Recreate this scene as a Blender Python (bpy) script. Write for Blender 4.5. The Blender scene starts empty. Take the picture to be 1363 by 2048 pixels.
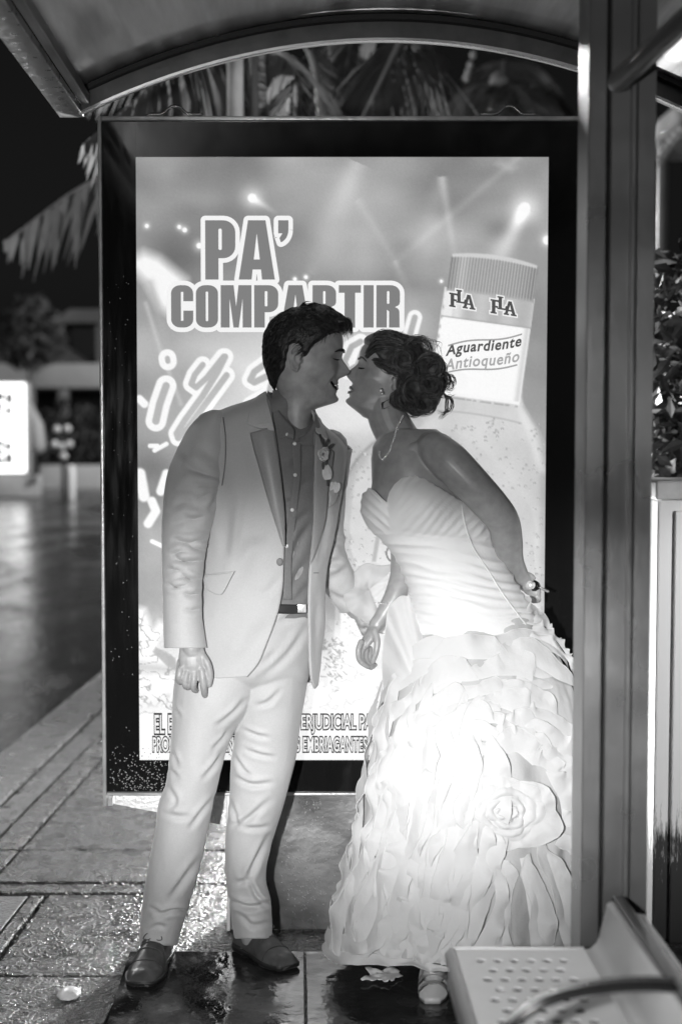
import bpy, bmesh, math, random
import numpy as np
from mathutils import Vector, Matrix, noise as mnoise

random.seed(7); rng = np.random.default_rng(7)
sc = bpy.context.scene
col = sc.collection

# ------------------------------------------------------------------ camera
F, VX, HY, CZ = 2840.0, 595.0, 863.0, 1.453      # focal length (px of the photo), view axis, horizon, eye height
TH = math.atan((1024 - HY) / F)
cam_d = bpy.data.cameras.new('camera'); cam = bpy.data.objects.new('camera', cam_d); col.objects.link(cam)
cam.location = (0, 0, CZ); cam.rotation_euler = (math.pi/2 - TH, 0, 0)
cam_d.sensor_fit = 'HORIZONTAL'; cam_d.sensor_width = 24.0; cam_d.lens = F / 1363 * 24
cam_d.shift_x = (681.5 - VX) / 1363; cam_d.shift_y = 0.0
cam_d.clip_start = 0.05; cam_d.clip_end = 2000
cam_d.dof.use_dof = True; cam_d.dof.focus_distance = 3.80; cam_d.dof.aperture_fstop = 2.0
sc.camera = cam

# ------------------------------------------------------------------ night sky
w = bpy.data.worlds.new('World'); sc.world = w; w.use_nodes = True
nt = w.node_tree; bg = nt.nodes['Background']
sky = nt.nodes.new('ShaderNodeTexSky'); sky.sky_type = 'NISHITA'; sky.sun_disc = False
sky.sun_elevation = math.radians(1.0); sky.sun_rotation = math.radians(160)
bw = nt.nodes.new('ShaderNodeRGBToBW')
nt.links.new(sky.outputs[0], bw.inputs[0]); nt.links.new(bw.outputs[0], bg.inputs[0])
bg.inputs[1].default_value = 0.006

# ------------------------------------------------------------------ lamps: a headlight-like beam beside the camera, unseen lamps added out of frame
def lamp(name, kind, loc, energy, target=None, **kw):
    d = bpy.data.lights.new(name, kind); o = bpy.data.objects.new(name, d); col.objects.link(o)
    o.location = loc; d.energy = energy
    for k, v in kw.items(): setattr(d, k, v)
    if target is not None:
        o.rotation_euler = (Vector(target) - Vector(loc)).to_track_quat('-Z', 'Y').to_euler()
    return o
hl = lamp('headlight_beam', 'SPOT', (-0.42, 0.10, 1.42), 720, (0.16, 3.75, 0.75), spot_size=math.radians(18.5), spot_blend=1.0, shadow_soft_size=0.035)
hl.scale = (3.0, 1.0, 1.0)                                   # stands in for the unseen front source: wide and flat like a headlight
lo = lamp('low_fill_beam', 'SPOT', (-0.42, 0.10, 1.41), 215, (0.16, 3.75, 0.20), spot_size=math.radians(20), spot_blend=1.0, shadow_soft_size=0.035); lo.scale = (2.4, 1.0, 1.0)  # added fill aimed low to brighten ankles and hem
lamp('front_fill_spot', 'SPOT', (-0.42, 0.10, 1.43), 182, (0.14, 3.75, 1.0), spot_size=math.radians(80), spot_blend=1.0, shadow_soft_size=0.035)  # wide fill added to lift the faces and upper bodies
lamp('street_back_fill', 'POINT', (-4.0, 15.0, 5.5), 1100, shadow_soft_size=0.10)  # unseen lamp added from behind for glints on the wet pavement
lamp('kerb_fill', 'POINT', (-4.2, 7.6, 5.6), 380, shadow_soft_size=0.12)  # unseen lamp added to light the left pavement and frond
lamp('palm_fill', 'POINT', (0.35, 5.6, 0.35), 420, shadow_soft_size=0.08)  # made-up lamp behind the lightbox that brightens the palms
lamp('wall_fill', 'SPOT', (1.75, 2.55, 1.35), 100, (1.15, 3.97, 0.75), spot_size=math.radians(50), spot_blend=0.8, shadow_soft_size=0.08)  # made-up lamp out of frame that brightens the white wall
lamp('far_street_fill', 'POINT', (2.0, 30.0, 6.5), 4200, shadow_soft_size=0.2)  # made-up lamp, hidden by the lightbox, that brightens the far street

sc.view_settings.view_transform = 'Standard'; sc.view_settings.look = 'None'
sc.view_settings.exposure = 0.0; sc.view_settings.gamma = 1.0
sc.view_settings.use_curve_mapping = False
sc.cycles.use_denoising = True
sc.cycles.max_bounces = 8; sc.cycles.transparent_max_bounces = 12
sc.cycles.sample_clamp_indirect = 4.0
sc.render.film_transparent = False

# ------------------------------------------------------------------ helpers
def P(px, py, Y):
    """photo pixel at scene depth Y -> point"""
    u = (px - VX) / F; v = (py - 1024) / F
    c, s = math.cos(TH), math.sin(TH)
    t = Y / (c - v * s)
    return np.array((u * t, Y, CZ + t * (-s - v * c)))
def G(px, py, z=0.0):
    """photo pixel -> point on the level z"""
    u = (px - VX) / F; v = (py - 1024) / F
    c, s = math.cos(TH), math.sin(TH)
    t = (z - CZ) / (-s - v * c)
    return np.array((u * t, t * (c - v * s), z))
def PXA(X, Y, Z):
    """point(s) -> photo pixel"""
    c, s = math.cos(TH), math.sin(TH)
    dz = Z - CZ
    dep = Y * c - dz * s; up = Y * s + dz * c
    return VX + F * X / dep, 1024 - F * up / dep

def hermite(xk, yk, x):
    """smooth interpolation through the keys (nonuniform cubic, limited slopes); yk may hold several columns"""
    xk = np.asarray(xk, float); yk = np.asarray(yk, float)
    if yk.ndim == 1: yk = yk[:, None]; one = True
    else: one = False
    x = np.clip(np.asarray(x, float), xk[0], xk[-1])
    h = np.diff(xk)[:, None]; d = np.diff(yk, axis=0) / h
    m = np.zeros_like(yk); m[0] = d[0]; m[-1] = d[-1]
    if len(xk) > 2:
        m[1:-1] = (d[:-1] * h[1:] + d[1:] * h[:-1]) / (h[1:] + h[:-1])
        lim = 3 * np.minimum(abs(d[:-1]), abs(d[1:]))
        m[1:-1] = np.where(d[:-1] * d[1:] <= 0, m[1:-1] * 0.35, np.sign(m[1:-1]) * np.minimum(abs(m[1:-1]), lim))
    i = np.clip(np.searchsorted(xk, x, side='right') - 1, 0, len(xk) - 2)
    t = ((x - xk[i]) / (xk[i+1] - xk[i]))[..., None]; hh = (xk[i+1] - xk[i])[..., None]
    r = (2*t**3 - 3*t**2 + 1) * yk[i] + (t**3 - 2*t**2 + t) * hh * m[i] + (-2*t**3 + 3*t**2) * yk[i+1] + (t**3 - t**2) * hh * m[i+1]
    return r[..., 0] if one else r

_perm = rng.random((64, 64, 64))
def vnoise(p):
    """smooth value noise, p (...,3) -> -1..1"""
    p = np.asarray(p, float); i = np.floor(p).astype(int); f = p - i; f = f*f*(3-2*f)
    r = 0
    for a in (0, 1):
        for b in (0, 1):
            for c in (0, 1):
                wgt = (f[..., 0] if a else 1-f[..., 0]) * (f[..., 1] if b else 1-f[..., 1]) * (f[..., 2] if c else 1-f[..., 2])
                r = r + wgt * _perm[(i[..., 0]+a) % 64, (i[..., 1]+b) % 64, (i[..., 2]+c) % 64]
    return r * 2 - 1
def fbm(p, o=3):
    r = 0; a = 1.0; q = np.asarray(p, float)
    for k in range(o): r = r + a * vnoise(q + 7.3*k); q = q * 2.03; a *= 0.5
    return r
def sstep(a, b, x):
    t = np.clip((x - a) / (b - a), 0, 1); return t*t*(3-2*t)

def tag(o, label=None, cat=None, group=None, kind=None):
    if label: o['label'] = label
    if cat: o['category'] = cat
    if group: o['group'] = group
    if kind: o['kind'] = kind
    return o
def empty(name, loc, label=None, cat=None, group=None):
    o = bpy.data.objects.new(name, None); col.objects.link(o); o.location = loc; o.empty_display_size = 0.1
    return tag(o, label, cat, group)
def link(o, parent=None):
    col.objects.link(o)
    if parent is not None:
        o.parent = parent
        base = Vector((0, 0, 0)); p = parent
        while p is not None: base += p.location; p = p.parent      # parents only ever carry a location
        o.location = o.location - base
    return o
def mk(name, verts, faces, mat, parent=None, smooth=True, loc=None):
    me = bpy.data.meshes.new(name)
    v = np.asarray(verts, float).reshape(-1, 3)
    if loc is None: loc = v.mean(axis=0) if parent is None else np.zeros(3)
    me.from_pydata((v - loc).tolist(), [], [tuple(int(i) for i in f) for f in faces])
    me.update()
    if smooth: me.polygons.foreach_set('use_smooth', [True] * len(me.polygons))
    if mat is not None: me.materials.append(mat)
    o = bpy.data.objects.new(name, me); o.location = tuple(float(c) for c in loc)
    return link(o, parent)
def grid_faces(R, N, closed=True, base=0):
    f = []
    M_ = N if closed else N - 1
    for r in range(R - 1):
        for n in range(M_):
            a = base + r*N + n; b = base + r*N + (n+1) % N
            f.append((a, b, b + N, a + N))
    return f
class MB:
    """collects pieces of one mesh"""
    def __init__(s): s.v = []; s.f = []; s.n = 0
    def add(s, v, f):
        v = np.asarray(v, float).reshape(-1, 3); s.v.append(v); s.f += [tuple(i + s.n for i in q) for q in f]; s.n += len(v); return s
    def grid(s, A, closed=True, caps=False):
        R, N = A.shape[:2]; f = grid_faces(R, N, closed)
        if caps: f = f + [tuple(range(N))[::-1], tuple(range((R-1)*N, R*N))]
        return s.add(A.reshape(-1, 3), f)
    def box(s, a, b, bev=0.0):
        a = np.asarray(a, float); b = np.asarray(b, float); lo = np.minimum(a, b); hi = np.maximum(a, b)
        if bev <= 0:
            v = [(x, y, z) for x in (lo[0], hi[0]) for y in (lo[1], hi[1]) for z in (lo[2], hi[2])]
            return s.add(v, [(0,1,3,2), (4,6,7,5), (0,4,5,1), (2,3,7,6), (0,2,6,4), (1,5,7,3)])
        bm = bmesh.new(); bmesh.ops.create_cube(bm, size=1)
        for q in bm.verts: q.co = Vector(tuple((lo + hi)/2 + np.array(q.co) * (hi - lo)))
        bmesh.ops.bevel(bm, geom=bm.edges[:], offset=bev, segments=2, affect='EDGES', profile=0.5)
        return s.bm(bm)
    def bm(s, bm):
        bm.verts.index_update()
        s.add([tuple(q.co) for q in bm.verts], [tuple(q.index for q in f.verts) for f in bm.faces]); bm.free(); return s
    def tube(s, pts, rad, n=10, cap=True, flat=1.0):
        return s.add(*tube(pts, rad, n, cap, flat))
    def build(s, name, mat, parent=None, smooth=True, loc=None):
        return mk(name, np.concatenate(s.v), s.f, mat, parent, smooth, loc)

def frames(pts):
    pts = np.asarray(pts, float); n = len(pts)
    T = np.gradient(pts, axis=0) if n > 2 else np.repeat((pts[-1]-pts[0])[None], n, 0)
    T /= np.maximum(np.linalg.norm(T, axis=1), 1e-9)[:, None]
    ref = np.array((0, 0, 1.0)) if abs(T[0][2]) < 0.9 else np.array((0, 1.0, 0))
    U = np.zeros_like(pts); u = ref - T[0]*np.dot(ref, T[0]); u /= np.linalg.norm(u); U[0] = u
    for i in range(1, n):
        u = U[i-1] - T[i]*np.dot(U[i-1], T[i]); l = np.linalg.norm(u)
        u = u/l if l > 1e-6 else U[i-1]; U[i] = u
    return T, U, np.cross(T, U)
def tube(pts, rad, n=10, cap=True, flat=1.0):
    """round tapered tube with rounded ends"""
    pts = np.asarray(pts, float); rad = np.broadcast_to(np.asarray(rad, float), (len(pts),)).astype(float)
    T, U, V = frames(pts)
    if cap:
        e0, e1 = [], []
        for k in (0.12, 0.5, 0.83):
            ang = math.acos(k)
            e0.append((pts[0] - T[0]*rad[0]*math.sin(ang), rad[0]*k)); e1.append((pts[-1] + T[-1]*rad[-1]*math.sin(ang), rad[-1]*k))
        e1 = e1[::-1]
        P_ = np.concatenate([[q[0] for q in e0], pts, [q[0] for q in e1]]); R_ = np.concatenate([[q[1] for q in e0], rad, [q[1] for q in e1]])
        U = np.concatenate([np.repeat(U[:1], 3, 0), U, np.repeat(U[-1:], 3, 0)]); V = np.concatenate([np.repeat(V[:1], 3, 0), V, np.repeat(V[-1:], 3, 0)])
    else: P_, R_ = pts, rad
    a = np.linspace(0, 2*np.pi, n, endpoint=False)
    A = P_[:, None] + R_[:, None, None]*(np.cos(a)[None, :, None]*U[:, None] + flat*np.sin(a)[None, :, None]*V[:, None])
    f = grid_faces(len(P_), n)
    f += [tuple(range(n))[::-1], tuple(range((len(P_)-1)*n, len(P_)*n))]
    return A.reshape(-1, 3), f
def curve3(keys, n):
    k = np.asarray(keys, float); t = np.linspace(0, 1, len(k))
    return hermite(t, k, np.linspace(0, 1, n))
def ellipsoid(c, r, nu=20, nv=14, rot=None):
    th = np.linspace(0, 2*np.pi, nu, endpoint=False); ph = np.linspace(0.02, np.pi-0.02, nv)
    A = np.stack([np.outer(np.sin(ph), np.cos(th)), np.outer(np.sin(ph), np.sin(th)), np.outer(np.cos(ph), np.ones(nu))], -1) * np.asarray(r, float)
    if rot is not None: A = A @ np.asarray(rot).T
    A = A + np.asarray(c, float)
    f = grid_faces(nv, nu) + [tuple(range(nu))[::-1], tuple(range((nv-1)*nu, nv*nu))]
    return A.reshape(-1, 3), [q[::-1] for q in f]

def solid(o, t, off=-1.0):
    m = o.modifiers.new('thickness', 'SOLIDIFY'); m.thickness = t; m.offset = off; return o

# ------------------------------------------------------------------ materials (the photograph is black and white: greys throughout)
def M(name, g, rough=0.5, metal=0.0, var=0.0, vscale=8.0, stretch=(1,1,1), bump=0.0, bscale=60.0, bstretch=(1,1,1), spec=0.5,
      rvar=0.0, coat=0.0, sheen=0.0, bdist=0.004, detail=4.0, sss=0.0):
    m = bpy.data.materials.new(name); m.use_nodes = True; n = m.node_tree.nodes; l = m.node_tree.links
    b = n['Principled BSDF']
    b.inputs['Base Color'].default_value = (g, g, g, 1); b.inputs['Roughness'].default_value = rough; b.inputs['Metallic'].default_value = metal
    b.inputs['Specular IOR Level'].default_value = spec
    if coat: b.inputs['Coat Weight'].default_value = coat; b.inputs['Coat Roughness'].default_value = 0.08
    if sheen: b.inputs['Sheen Weight'].default_value = sheen; b.inputs['Sheen Roughness'].default_value = 0.4
    if sss: b.inputs['Subsurface Weight'].default_value = sss; b.inputs['Subsurface Radius'].default_value = (0.008, 0.008, 0.008)
    tc = n.new('ShaderNodeTexCoord')
    def nz(scale, st, det):
        mp = n.new('ShaderNodeMapping'); mp.inputs['Scale'].default_value = st
        t = n.new('ShaderNodeTexNoise'); t.inputs['Scale'].default_value = scale; t.inputs['Detail'].default_value = det
        l.new(tc.outputs['Object'], mp.inputs[0]); l.new(mp.outputs[0], t.inputs['Vector']); return t
    if var or rvar:
        t = nz(vscale, stretch, detail)
        if var:
            r = n.new('ShaderNodeMapRange'); r.inputs['From Min'].default_value = 0.3; r.inputs['From Max'].default_value = 0.7
            r.inputs['To Min'].default_value = g*(1-var); r.inputs['To Max'].default_value = min(1.0, g*(1+var)); l.new(t.outputs['Fac'], r.inputs['Value'])
            l.new(r.outputs[0], b.inputs['Base Color'])
        if rvar:
            r = n.new('ShaderNodeMapRange'); r.inputs['From Min'].default_value = 0.35; r.inputs['From Max'].default_value = 0.65
            r.inputs['To Min'].default_value = max(0.02, rough-rvar); r.inputs['To Max'].default_value = min(1, rough+rvar); l.new(t.outputs['Fac'], r.inputs['Value'])
            l.new(r.outputs[0], b.inputs['Roughness'])
    if bump:
        t = nz(bscale, bstretch, 3.0); bp = n.new('ShaderNodeBump'); bp.inputs['Strength'].default_value = bump; bp.inputs['Distance'].default_value = bdist
        l.new(t.outputs['Fac'], bp.inputs['Height']); l.new(bp.outputs[0], b.inputs['Normal'])
    m['bsdf'] = b.name
    return m
def emit(name, g, s=1.0):
    m = bpy.data.materials.new(name); m.use_nodes = True; n = m.node_tree.nodes; l = m.node_tree.links
    n.remove(n['Principled BSDF']); e = n.new('ShaderNodeEmission'); e.inputs[0].default_value = (g, g, g, 1); e.inputs[1].default_value = s
    l.new(e.outputs[0], n['Material Output'].inputs[0]); return m

STEEL = M('brushed_steel', 0.23, 0.30, 0.82, var=0.12, vscale=3, bump=0.15, bscale=30, bstretch=(30, 30, 0.6), rvar=0.08)
STEEL_DULL = M('scratched_steel', 0.30, 0.42, 0.9, var=0.25, vscale=5, bump=0.25, bscale=40, bstretch=(1, 1, 1.5), rvar=0.12)
CEIL = M('ceiling_sheet', 0.50, 0.44, 0.85, var=0.30, vscale=5, stretch=(4, 0.5, 4), bump=0.12, bscale=9, bstretch=(6, 0.7, 1), rvar=0.1)
ALU = M('worn_aluminium', 0.34, 0.38, 0.8, var=0.35, vscale=40, bump=0.35, bscale=90, rvar=0.12)
DARKMETAL = M('dark_metal', 0.035, 0.35, 0.4, var=0.2, vscale=20)
RUBBER = M('black_rubber', 0.012, 0.6)
BLACKGLASS = M('black_glass', 0.006, 0.09, 0.0, rvar=0.03, vscale=9, stretch=(6, 1, 0.7), spec=0.6)

# ================================================================== the setting
# ---- road, kerb, pavement (laid a few degrees askew to the shelter)
SK = 0.07
def sk(x, y): return (x + SK*(y-6.0), y)
ROADM = M('wet_asphalt', 0.018, 0.17, 0.0, var=0.3, vscale=1.6, stretch=(1, 0.35, 1), bump=0.55, bscale=24, bdist=0.010, rvar=0.15)
CONC = M('wet_concrete', 0.036, 0.27, 0.0, var=0.3, vscale=14, bump=1.0, bscale=88, bdist=0.015, rvar=0.10, spec=0.7)
CONC_L = M('pale_concrete', 0.075, 0.36, 0.0, var=0.35, vscale=12, bump=1.0, bscale=80, bdist=0.012, rvar=0.14, spec=0.5)
CONC_D = M('dark_damp_concrete', 0.055, 0.38, 0.0, var=0.35, vscale=10, bump=0.7, bscale=80, bdist=0.010, rvar=0.12)
FLOORM = M('shadow_toned_wet_floor', 0.022, 0.15, 0.0, var=0.5, vscale=9, bump=0.45, bscale=26, bdist=0.006, rvar=0.13, spec=0.6)
JOINT = M('joint_dirt', 0.018, 0.6)
road = mk('road', [(-140, -20, -0.12), (140, -20, -0.12), (140, 260, -0.12), (-140, 260, -0.12)], [(0,1,2,3)], ROADM, smooth=False); tag(road, kind='structure')
def quadprism(mb, pts, z0, z1, bev=0.0):
    v = [(x, y, z0) for x, y in pts] + [(x, y, z1) for x, y in pts]
    bm = bmesh.new(); q = [bm.verts.new(c) for c in v]
    for f in ((3,2,1,0), (4,5,6,7), (0,1,5,4), (1,2,6,5), (2,3,7,6), (3,0,4,7)): bm.faces.new([q[i] for i in f])
    if bev: bmesh.ops.bevel(bm, geom=[e for e in bm.edges if e.verts[0].co.z > (z0+z1)/2 and e.verts[1].co.z > (z0+z1)/2], offset=bev, segments=2, affect='EDGES', profile=0.5)
    mb.bm(bm)
pave = MB(); quadprism(pave, [sk(-1.37, -3), (9, -3), (9, 30), sk(-1.37, 30)], -0.2, -0.03)
pavement = pave.build('pavement', JOINT, smooth=False, loc=(0, 0, 0)); tag(pavement, kind='structure')
def slab(x0, x1, y0, y1, m, dz=0.0, name='slab', skew=True):
    mb = MB(); g = 0.006
    f = sk if skew else (lambda a, b: (a, b))
    quadprism(mb, [f(x0+g, y0+g), f(x1-g, y0+g), f(x1-g, y1-g), f(x0+g, y1-g)], -0.045, dz, 0.006)
    return mb.build(name, m, pavement, smooth=False)
kx = [-1.37, -1.12, -1.00, -0.885]
ky = [-3, 0.5, 2.3, 4.02, 5.95, 7.9, 9.8, 12, 15, 19, 24, 30]
for j in range(len(ky)-1):
    slab(-1.37, -1.12, ky[j], ky[j+1], CONC_L, 0.004, 'kerbstone')
ystrip = [-3, 1.5, 3.3, 4.86, 6.2, 7.6, 9.5, 13, 18, 30]
for j in range(len(ystrip)-1):
    slab(-1.12, -1.00, ystrip[j], ystrip[j+1], CONC_D, -0.004, 'gutter_strip'); slab(-1.00, -0.885, ystrip[j], ystrip[j+1], CONC, 0.002, 'edging_stone')
ym = [-3, 1.2, 2.9, 4.50, 4.86, 6.4, 8.2, 10.5, 14, 20, 30]
for j in range(len(ym)-1):
    xs = [-0.885, -0.10, 0.62, 1.5, 3.0, 5.5, 9] if j >= 4 else [-0.885, -0.29, 0.35, 0.95, 1.7, 3.0, 5.5, 9]
    for i in range(len(xs)-1):
        y0, y1 = ym[j], ym[j+1]
        if i == 0 and j == 2:       # room for the inspection cover
            slab(-0.885, -0.10 if False else -0.29, 3.98+0.42, y1, CONC, -0.001); slab(-0.885, -0.29, y0, 3.72, CONC); slab(-0.675, -0.29, 3.72, 4.40, CONC, -0.003); continue
        slab(xs[i], xs[i+1], y0, y1, CONC, random.uniform(-0.004, 0.002))
cov = MB(); quadprism(cov, [sk(-0.875, 3.74), sk(-0.735, 3.74), sk(-0.735, 4.385), sk(-0.875, 4.385)], -0.04, -0.004, 0.004)
cov.build('cover_plate', CONC_D, pavement, smooth=False)
cov = MB(); quadprism(cov, [sk(-0.725, 3.74), sk(-0.685, 3.74), sk(-0.685, 4.385), sk(-0.725, 4.385)], -0.04, -0.002, 0.004)
cov.build('cover_rim', CONC, pavement, smooth=False)
# the shelter's own floor: smooth wet flags, toned dark to stand for a cast shadow
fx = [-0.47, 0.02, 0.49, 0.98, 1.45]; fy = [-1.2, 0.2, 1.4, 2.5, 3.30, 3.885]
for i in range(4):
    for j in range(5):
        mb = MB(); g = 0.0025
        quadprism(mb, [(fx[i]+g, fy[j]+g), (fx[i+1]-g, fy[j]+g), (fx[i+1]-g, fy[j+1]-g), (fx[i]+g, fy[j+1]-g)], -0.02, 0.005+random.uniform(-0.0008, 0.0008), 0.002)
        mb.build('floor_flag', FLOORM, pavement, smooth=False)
FZ = 0.005
# pit in the pavement
a = np.linspace(0, 2*np.pi, 14, endpoint=False); c = G(210, 1718, 0.003)
0 and mk('chipped_hole', [(c[0]+0.035*math.cos(t)*(1+0.2*math.sin(3*t)), c[1]+0.07*math.sin(t)*(1+0.25*math.cos(2*t)), 0.006) for t in a], [tuple(range(14))], JOINT, pavement, smooth=False)

# coarse wet grit standing in the worn concrete
gr_ = np.random.default_rng(2); gm = MB(); k = 0
a6 = np.linspace(0, 2*np.pi, 6, endpoint=False)
while k < 8000:
    y_ = 3.0 + 4.4*gr_.random()**1.5; x_ = gr_.uniform(-1.15, 0.10)
    if x_ > -0.475 and y_ < 3.89: continue
    if abs(x_ + 0.80) < 0.09 and 3.74 < y_ < 4.39: continue
    if vnoise(np.array((x_*6, y_*4, 1.0))) < gr_.uniform(-0.9, 0.5): continue
    r_ = gr_.uniform(0.0015, 0.0046); h_ = r_*gr_.uniform(0.35, 0.8); X_ = x_ + SK*(y_-6.0); j_ = gr_.uniform(0.75, 1.25, 6)
    v = [(X_ + r_*j_[i]*math.cos(t), y_ + r_*j_[i]*math.sin(t), -0.001) for i, t in enumerate(a6)] + [(X_ + 0.6*r_*math.cos(t+0.2), y_ + 0.6*r_*math.sin(t+0.2), h_*0.8) for t in a6] + [(X_, y_, h_)]
    gm.add(v, [(i, (i+1) % 6, 6+(i+1) % 6, 6+i) for i in range(6)] + [(6+i, 6+(i+1) % 6, 12) for i in range(6)]); k += 1
tag(gm.build('pavement_grit', M('wet_grit', 0.04, 0.30, 0.0, var=0.6, vscale=60, spec=0.8), smooth=True), kind='stuff')

# ---- the shelter: vaulted roof, gutter beams, post
ROX, RHW, RZ0, RRISE, RY0, RY1 = 0.249, 0.865, 2.385, 0.205, -1.0, 4.12
shel = empty('bus_shelter', (0.25, 2.0, 0), 'steel bus shelter with arched sheet roof and grooved post at right', 'bus shelter')
def arch(y, dz=0.0, hw=RHW, n=49):
    t = np.linspace(-1, 1, n); return np.stack([ROX + hw*t, np.full(n, y), RZ0 + dz + RRISE*(1-t*t)], -1)
roof = MB(); ys = np.linspace(RY0, RY1, 25)
A = np.stack([arch(y, 0.035) for y in ys]); B = np.stack([arch(y, 0.06) for y in ys])
R_, N_ = A.shape[:2]
roof.add(np.concatenate([A.reshape(-1, 3), B.reshape(-1, 3)]), [q[::-1] for q in grid_faces(R_, N_, False)] + grid_faces(R_, N_, False, R_*N_)
         + [(i, i+1, R_*N_+i+1, R_*N_+i) for i in range(N_-1)] + [((R_-1)*N_+i+1, (R_-1)*N_+i, R_*N_+(R_-1)*N_+i, R_*N_+(R_-1)*N_+i+1) for i in range(N_-1)])
roof_o = roof.build('roof', CEIL, shel)
def archbeam(y0, y1, z0, z1, name, m, hw=RHW):
    mb = MB(); a0, a1, b0, b1 = arch(y0, z0, hw), arch(y0, z1, hw), arch(y1, z0, hw), arch(y1, z1, hw)
    mb.grid(np.stack([a0, a1, b1, b0, a0]), False); mb.add([a0[0], a1[0], b1[0], b0[0], a0[-1], a1[-1], b1[-1], b0[-1]], [(0,1,2,3), (7,6,5,4)])
    return mb.build(name, m, roof_o, smooth=False)
archbeam(4.075, 4.125, -0.028, 0.018, 'end_arch', M('painted_arch', 0.085, 0.4, 0.3, var=0.2, vscale=20))
archbeam(4.068, 4.084, -0.036, -0.0285, 'arch_trim', M('polished_trim', 0.75, 0.22, 0.9))
archbeam(4.05, 4.14, 0.0185, 0.033, 'roof_gasket', RUBBER)
for s, nm in ((-1, 'left'), (1, 'right')):
    xe = ROX + s*RHW
    g = MB(); g.box((xe - s*0.005, RY0, RZ0-0.035), (xe + s*0.065, RY1, RZ0-0.012), 0.004); g.build('gutter_beam', ALU, roof_o)
    g = MB(); g.box((xe + s*0.045, RY0, RZ0-0.011), (xe + s*0.064, RY1-0.002, RZ0+0.045), 0.003); g.build('gutter_lip', ALU, roof_o)
    g = MB(); g.box((xe - s*0.030, RY0, RZ0-0.010), (xe - s*0.004, RY1-0.006, RZ0+0.022), 0.003); g.build('gutter_inner_flange', STEEL_DULL, roof_o)
# post: left face towards the poster, front face with two grooves
pt = P(1176, 200, 2.78); pb = P(1160, 1880, 2.78)
PX0 = (pt[0]+pb[0])/2; PW = 0.131
post = MB()
prof = [(0, 0.10), (0, 0), (0.002, -0.002), (0.034, -0.002), (0.036, 0.001), (0.036, 0.028), (0.044, 0.028), (0.044, 0.001), (0.046, -0.001), (0.080, -0.001), (0.083, -0.010), (0.086, -0.012), (0.090, -0.012), (0.093, -0.010), (0.094, 0.001), (PW, 0), (PW, 0.10)]
for z0, z1 in ((0.0, 2.53),):
    lean = (pt[0]-pb[0]) / (pt[2]-pb[2])
    ring = []
    for z in np.linspace(z0, z1, 3): ring.append([(PX0 + lean*(z-1.3) + a_, 2.78 + b_, z) for a_, b_ in prof])
    post.grid(np.array(ring), True, True)
post.build('post', STEEL, shel, smooth=False)
fo = MB(); fo.box((PX0-0.03, 2.74, 0.013), (PX0+PW+0.03, 2.92, 0.022), 0.002); fo.build('foot_plate', STEEL_DULL, shel)
q0 = P(1236, 162, 2.74); q1 = P(1440, -25, 2.45)
st = MB(); st.tube([q0, q1], 0.021, 20); st.build('roof_strut', STEEL, shel)

# ---- bench: perforated seat, folded low back, hooped armrest
bench = empty('bench', (0.5, 2.0, 0), 'pale perforated metal bench with hooped armrest in the foreground', 'bench')
BEN = M('bench_paint', 0.62, 0.38, 0.0, var=0.08, vscale=6, rvar=0.06)
BY1 = 2.70; bl = G(905, 1892, 0.45)[0]; br = 0.555; BY0 = 0.9
holes = []; hx = 0.0268; hy = 0.0465; hr = 0.0098
bm = bmesh.new()
# perforated sheet: cells with a round hole each, staggered
def cell(cx, cy, wx, wy):
    n = 16; outer = []; inner = []
    for k in range(n):
        a_ = 2*math.pi*k/n; ca, sa = math.cos(a_), math.sin(a_); mx = max(abs(ca), abs(sa))
        outer.append(bm.verts.new((cx + wx/2*ca/mx, cy + wy/2*sa/mx, 0.45))); inner.append(bm.verts.new((cx + hr*ca, cy + hr*sa*1.0, 0.45)))
    for k in range(n): bm.faces.new((outer[k], outer[(k+1) % n], inner[(k+1) % n], inner[k]))
sx0, sx1 = bl + 0.030, br - 0.035
ncol = 6; wx = (sx1 - sx0)/ncol; j = 0; y = BY1 - 0.035
while y - hy/1 > BY0 + 0.1:
    off = 0.0 if j % 2 == 0 else wx/2
    for i in range(ncol if j % 2 == 0 else ncol-1): cell(sx0 + wx*(i+0.5) + off, y - hy/2, wx, hy)
    if j % 2:
        for xa in (sx0, sx1 - wx/2):
            q = [bm.verts.new(c_) for c_ in ((xa, y-hy, 0.45), (xa+wx/2, y-hy, 0.45), (xa+wx/2, y, 0.45), (xa, y, 0.45))]; bm.faces.new(q)
    y -= hy; j += 1
yend = y
for (a0, b0, a1, b1) in ((sx0, BY1-0.035, sx1, BY1), (sx0, BY0, sx1, yend), (bl, BY0, sx0, BY1), (sx1, BY0, br, BY1)):
    q = [bm.verts.new(c_) for c_ in ((a0, b0, 0.45), (a1, b0, 0.45), (a1, b1, 0.45), (a0, b1, 0.45))]; bm.faces.new(q)
bmesh.ops.remove_doubles(bm, verts=bm.verts[:], dist=0.0004)
bmesh.ops.recalc_face_normals(bm, faces=bm.faces[:])
seat = MB(); seat.bm(bm); so = seat.build('seat', BEN, bench, smooth=False)
md = so.modifiers.new('thickness', 'SOLIDIFY'); md.thickness = 0.003; md.offset = -1
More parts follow.
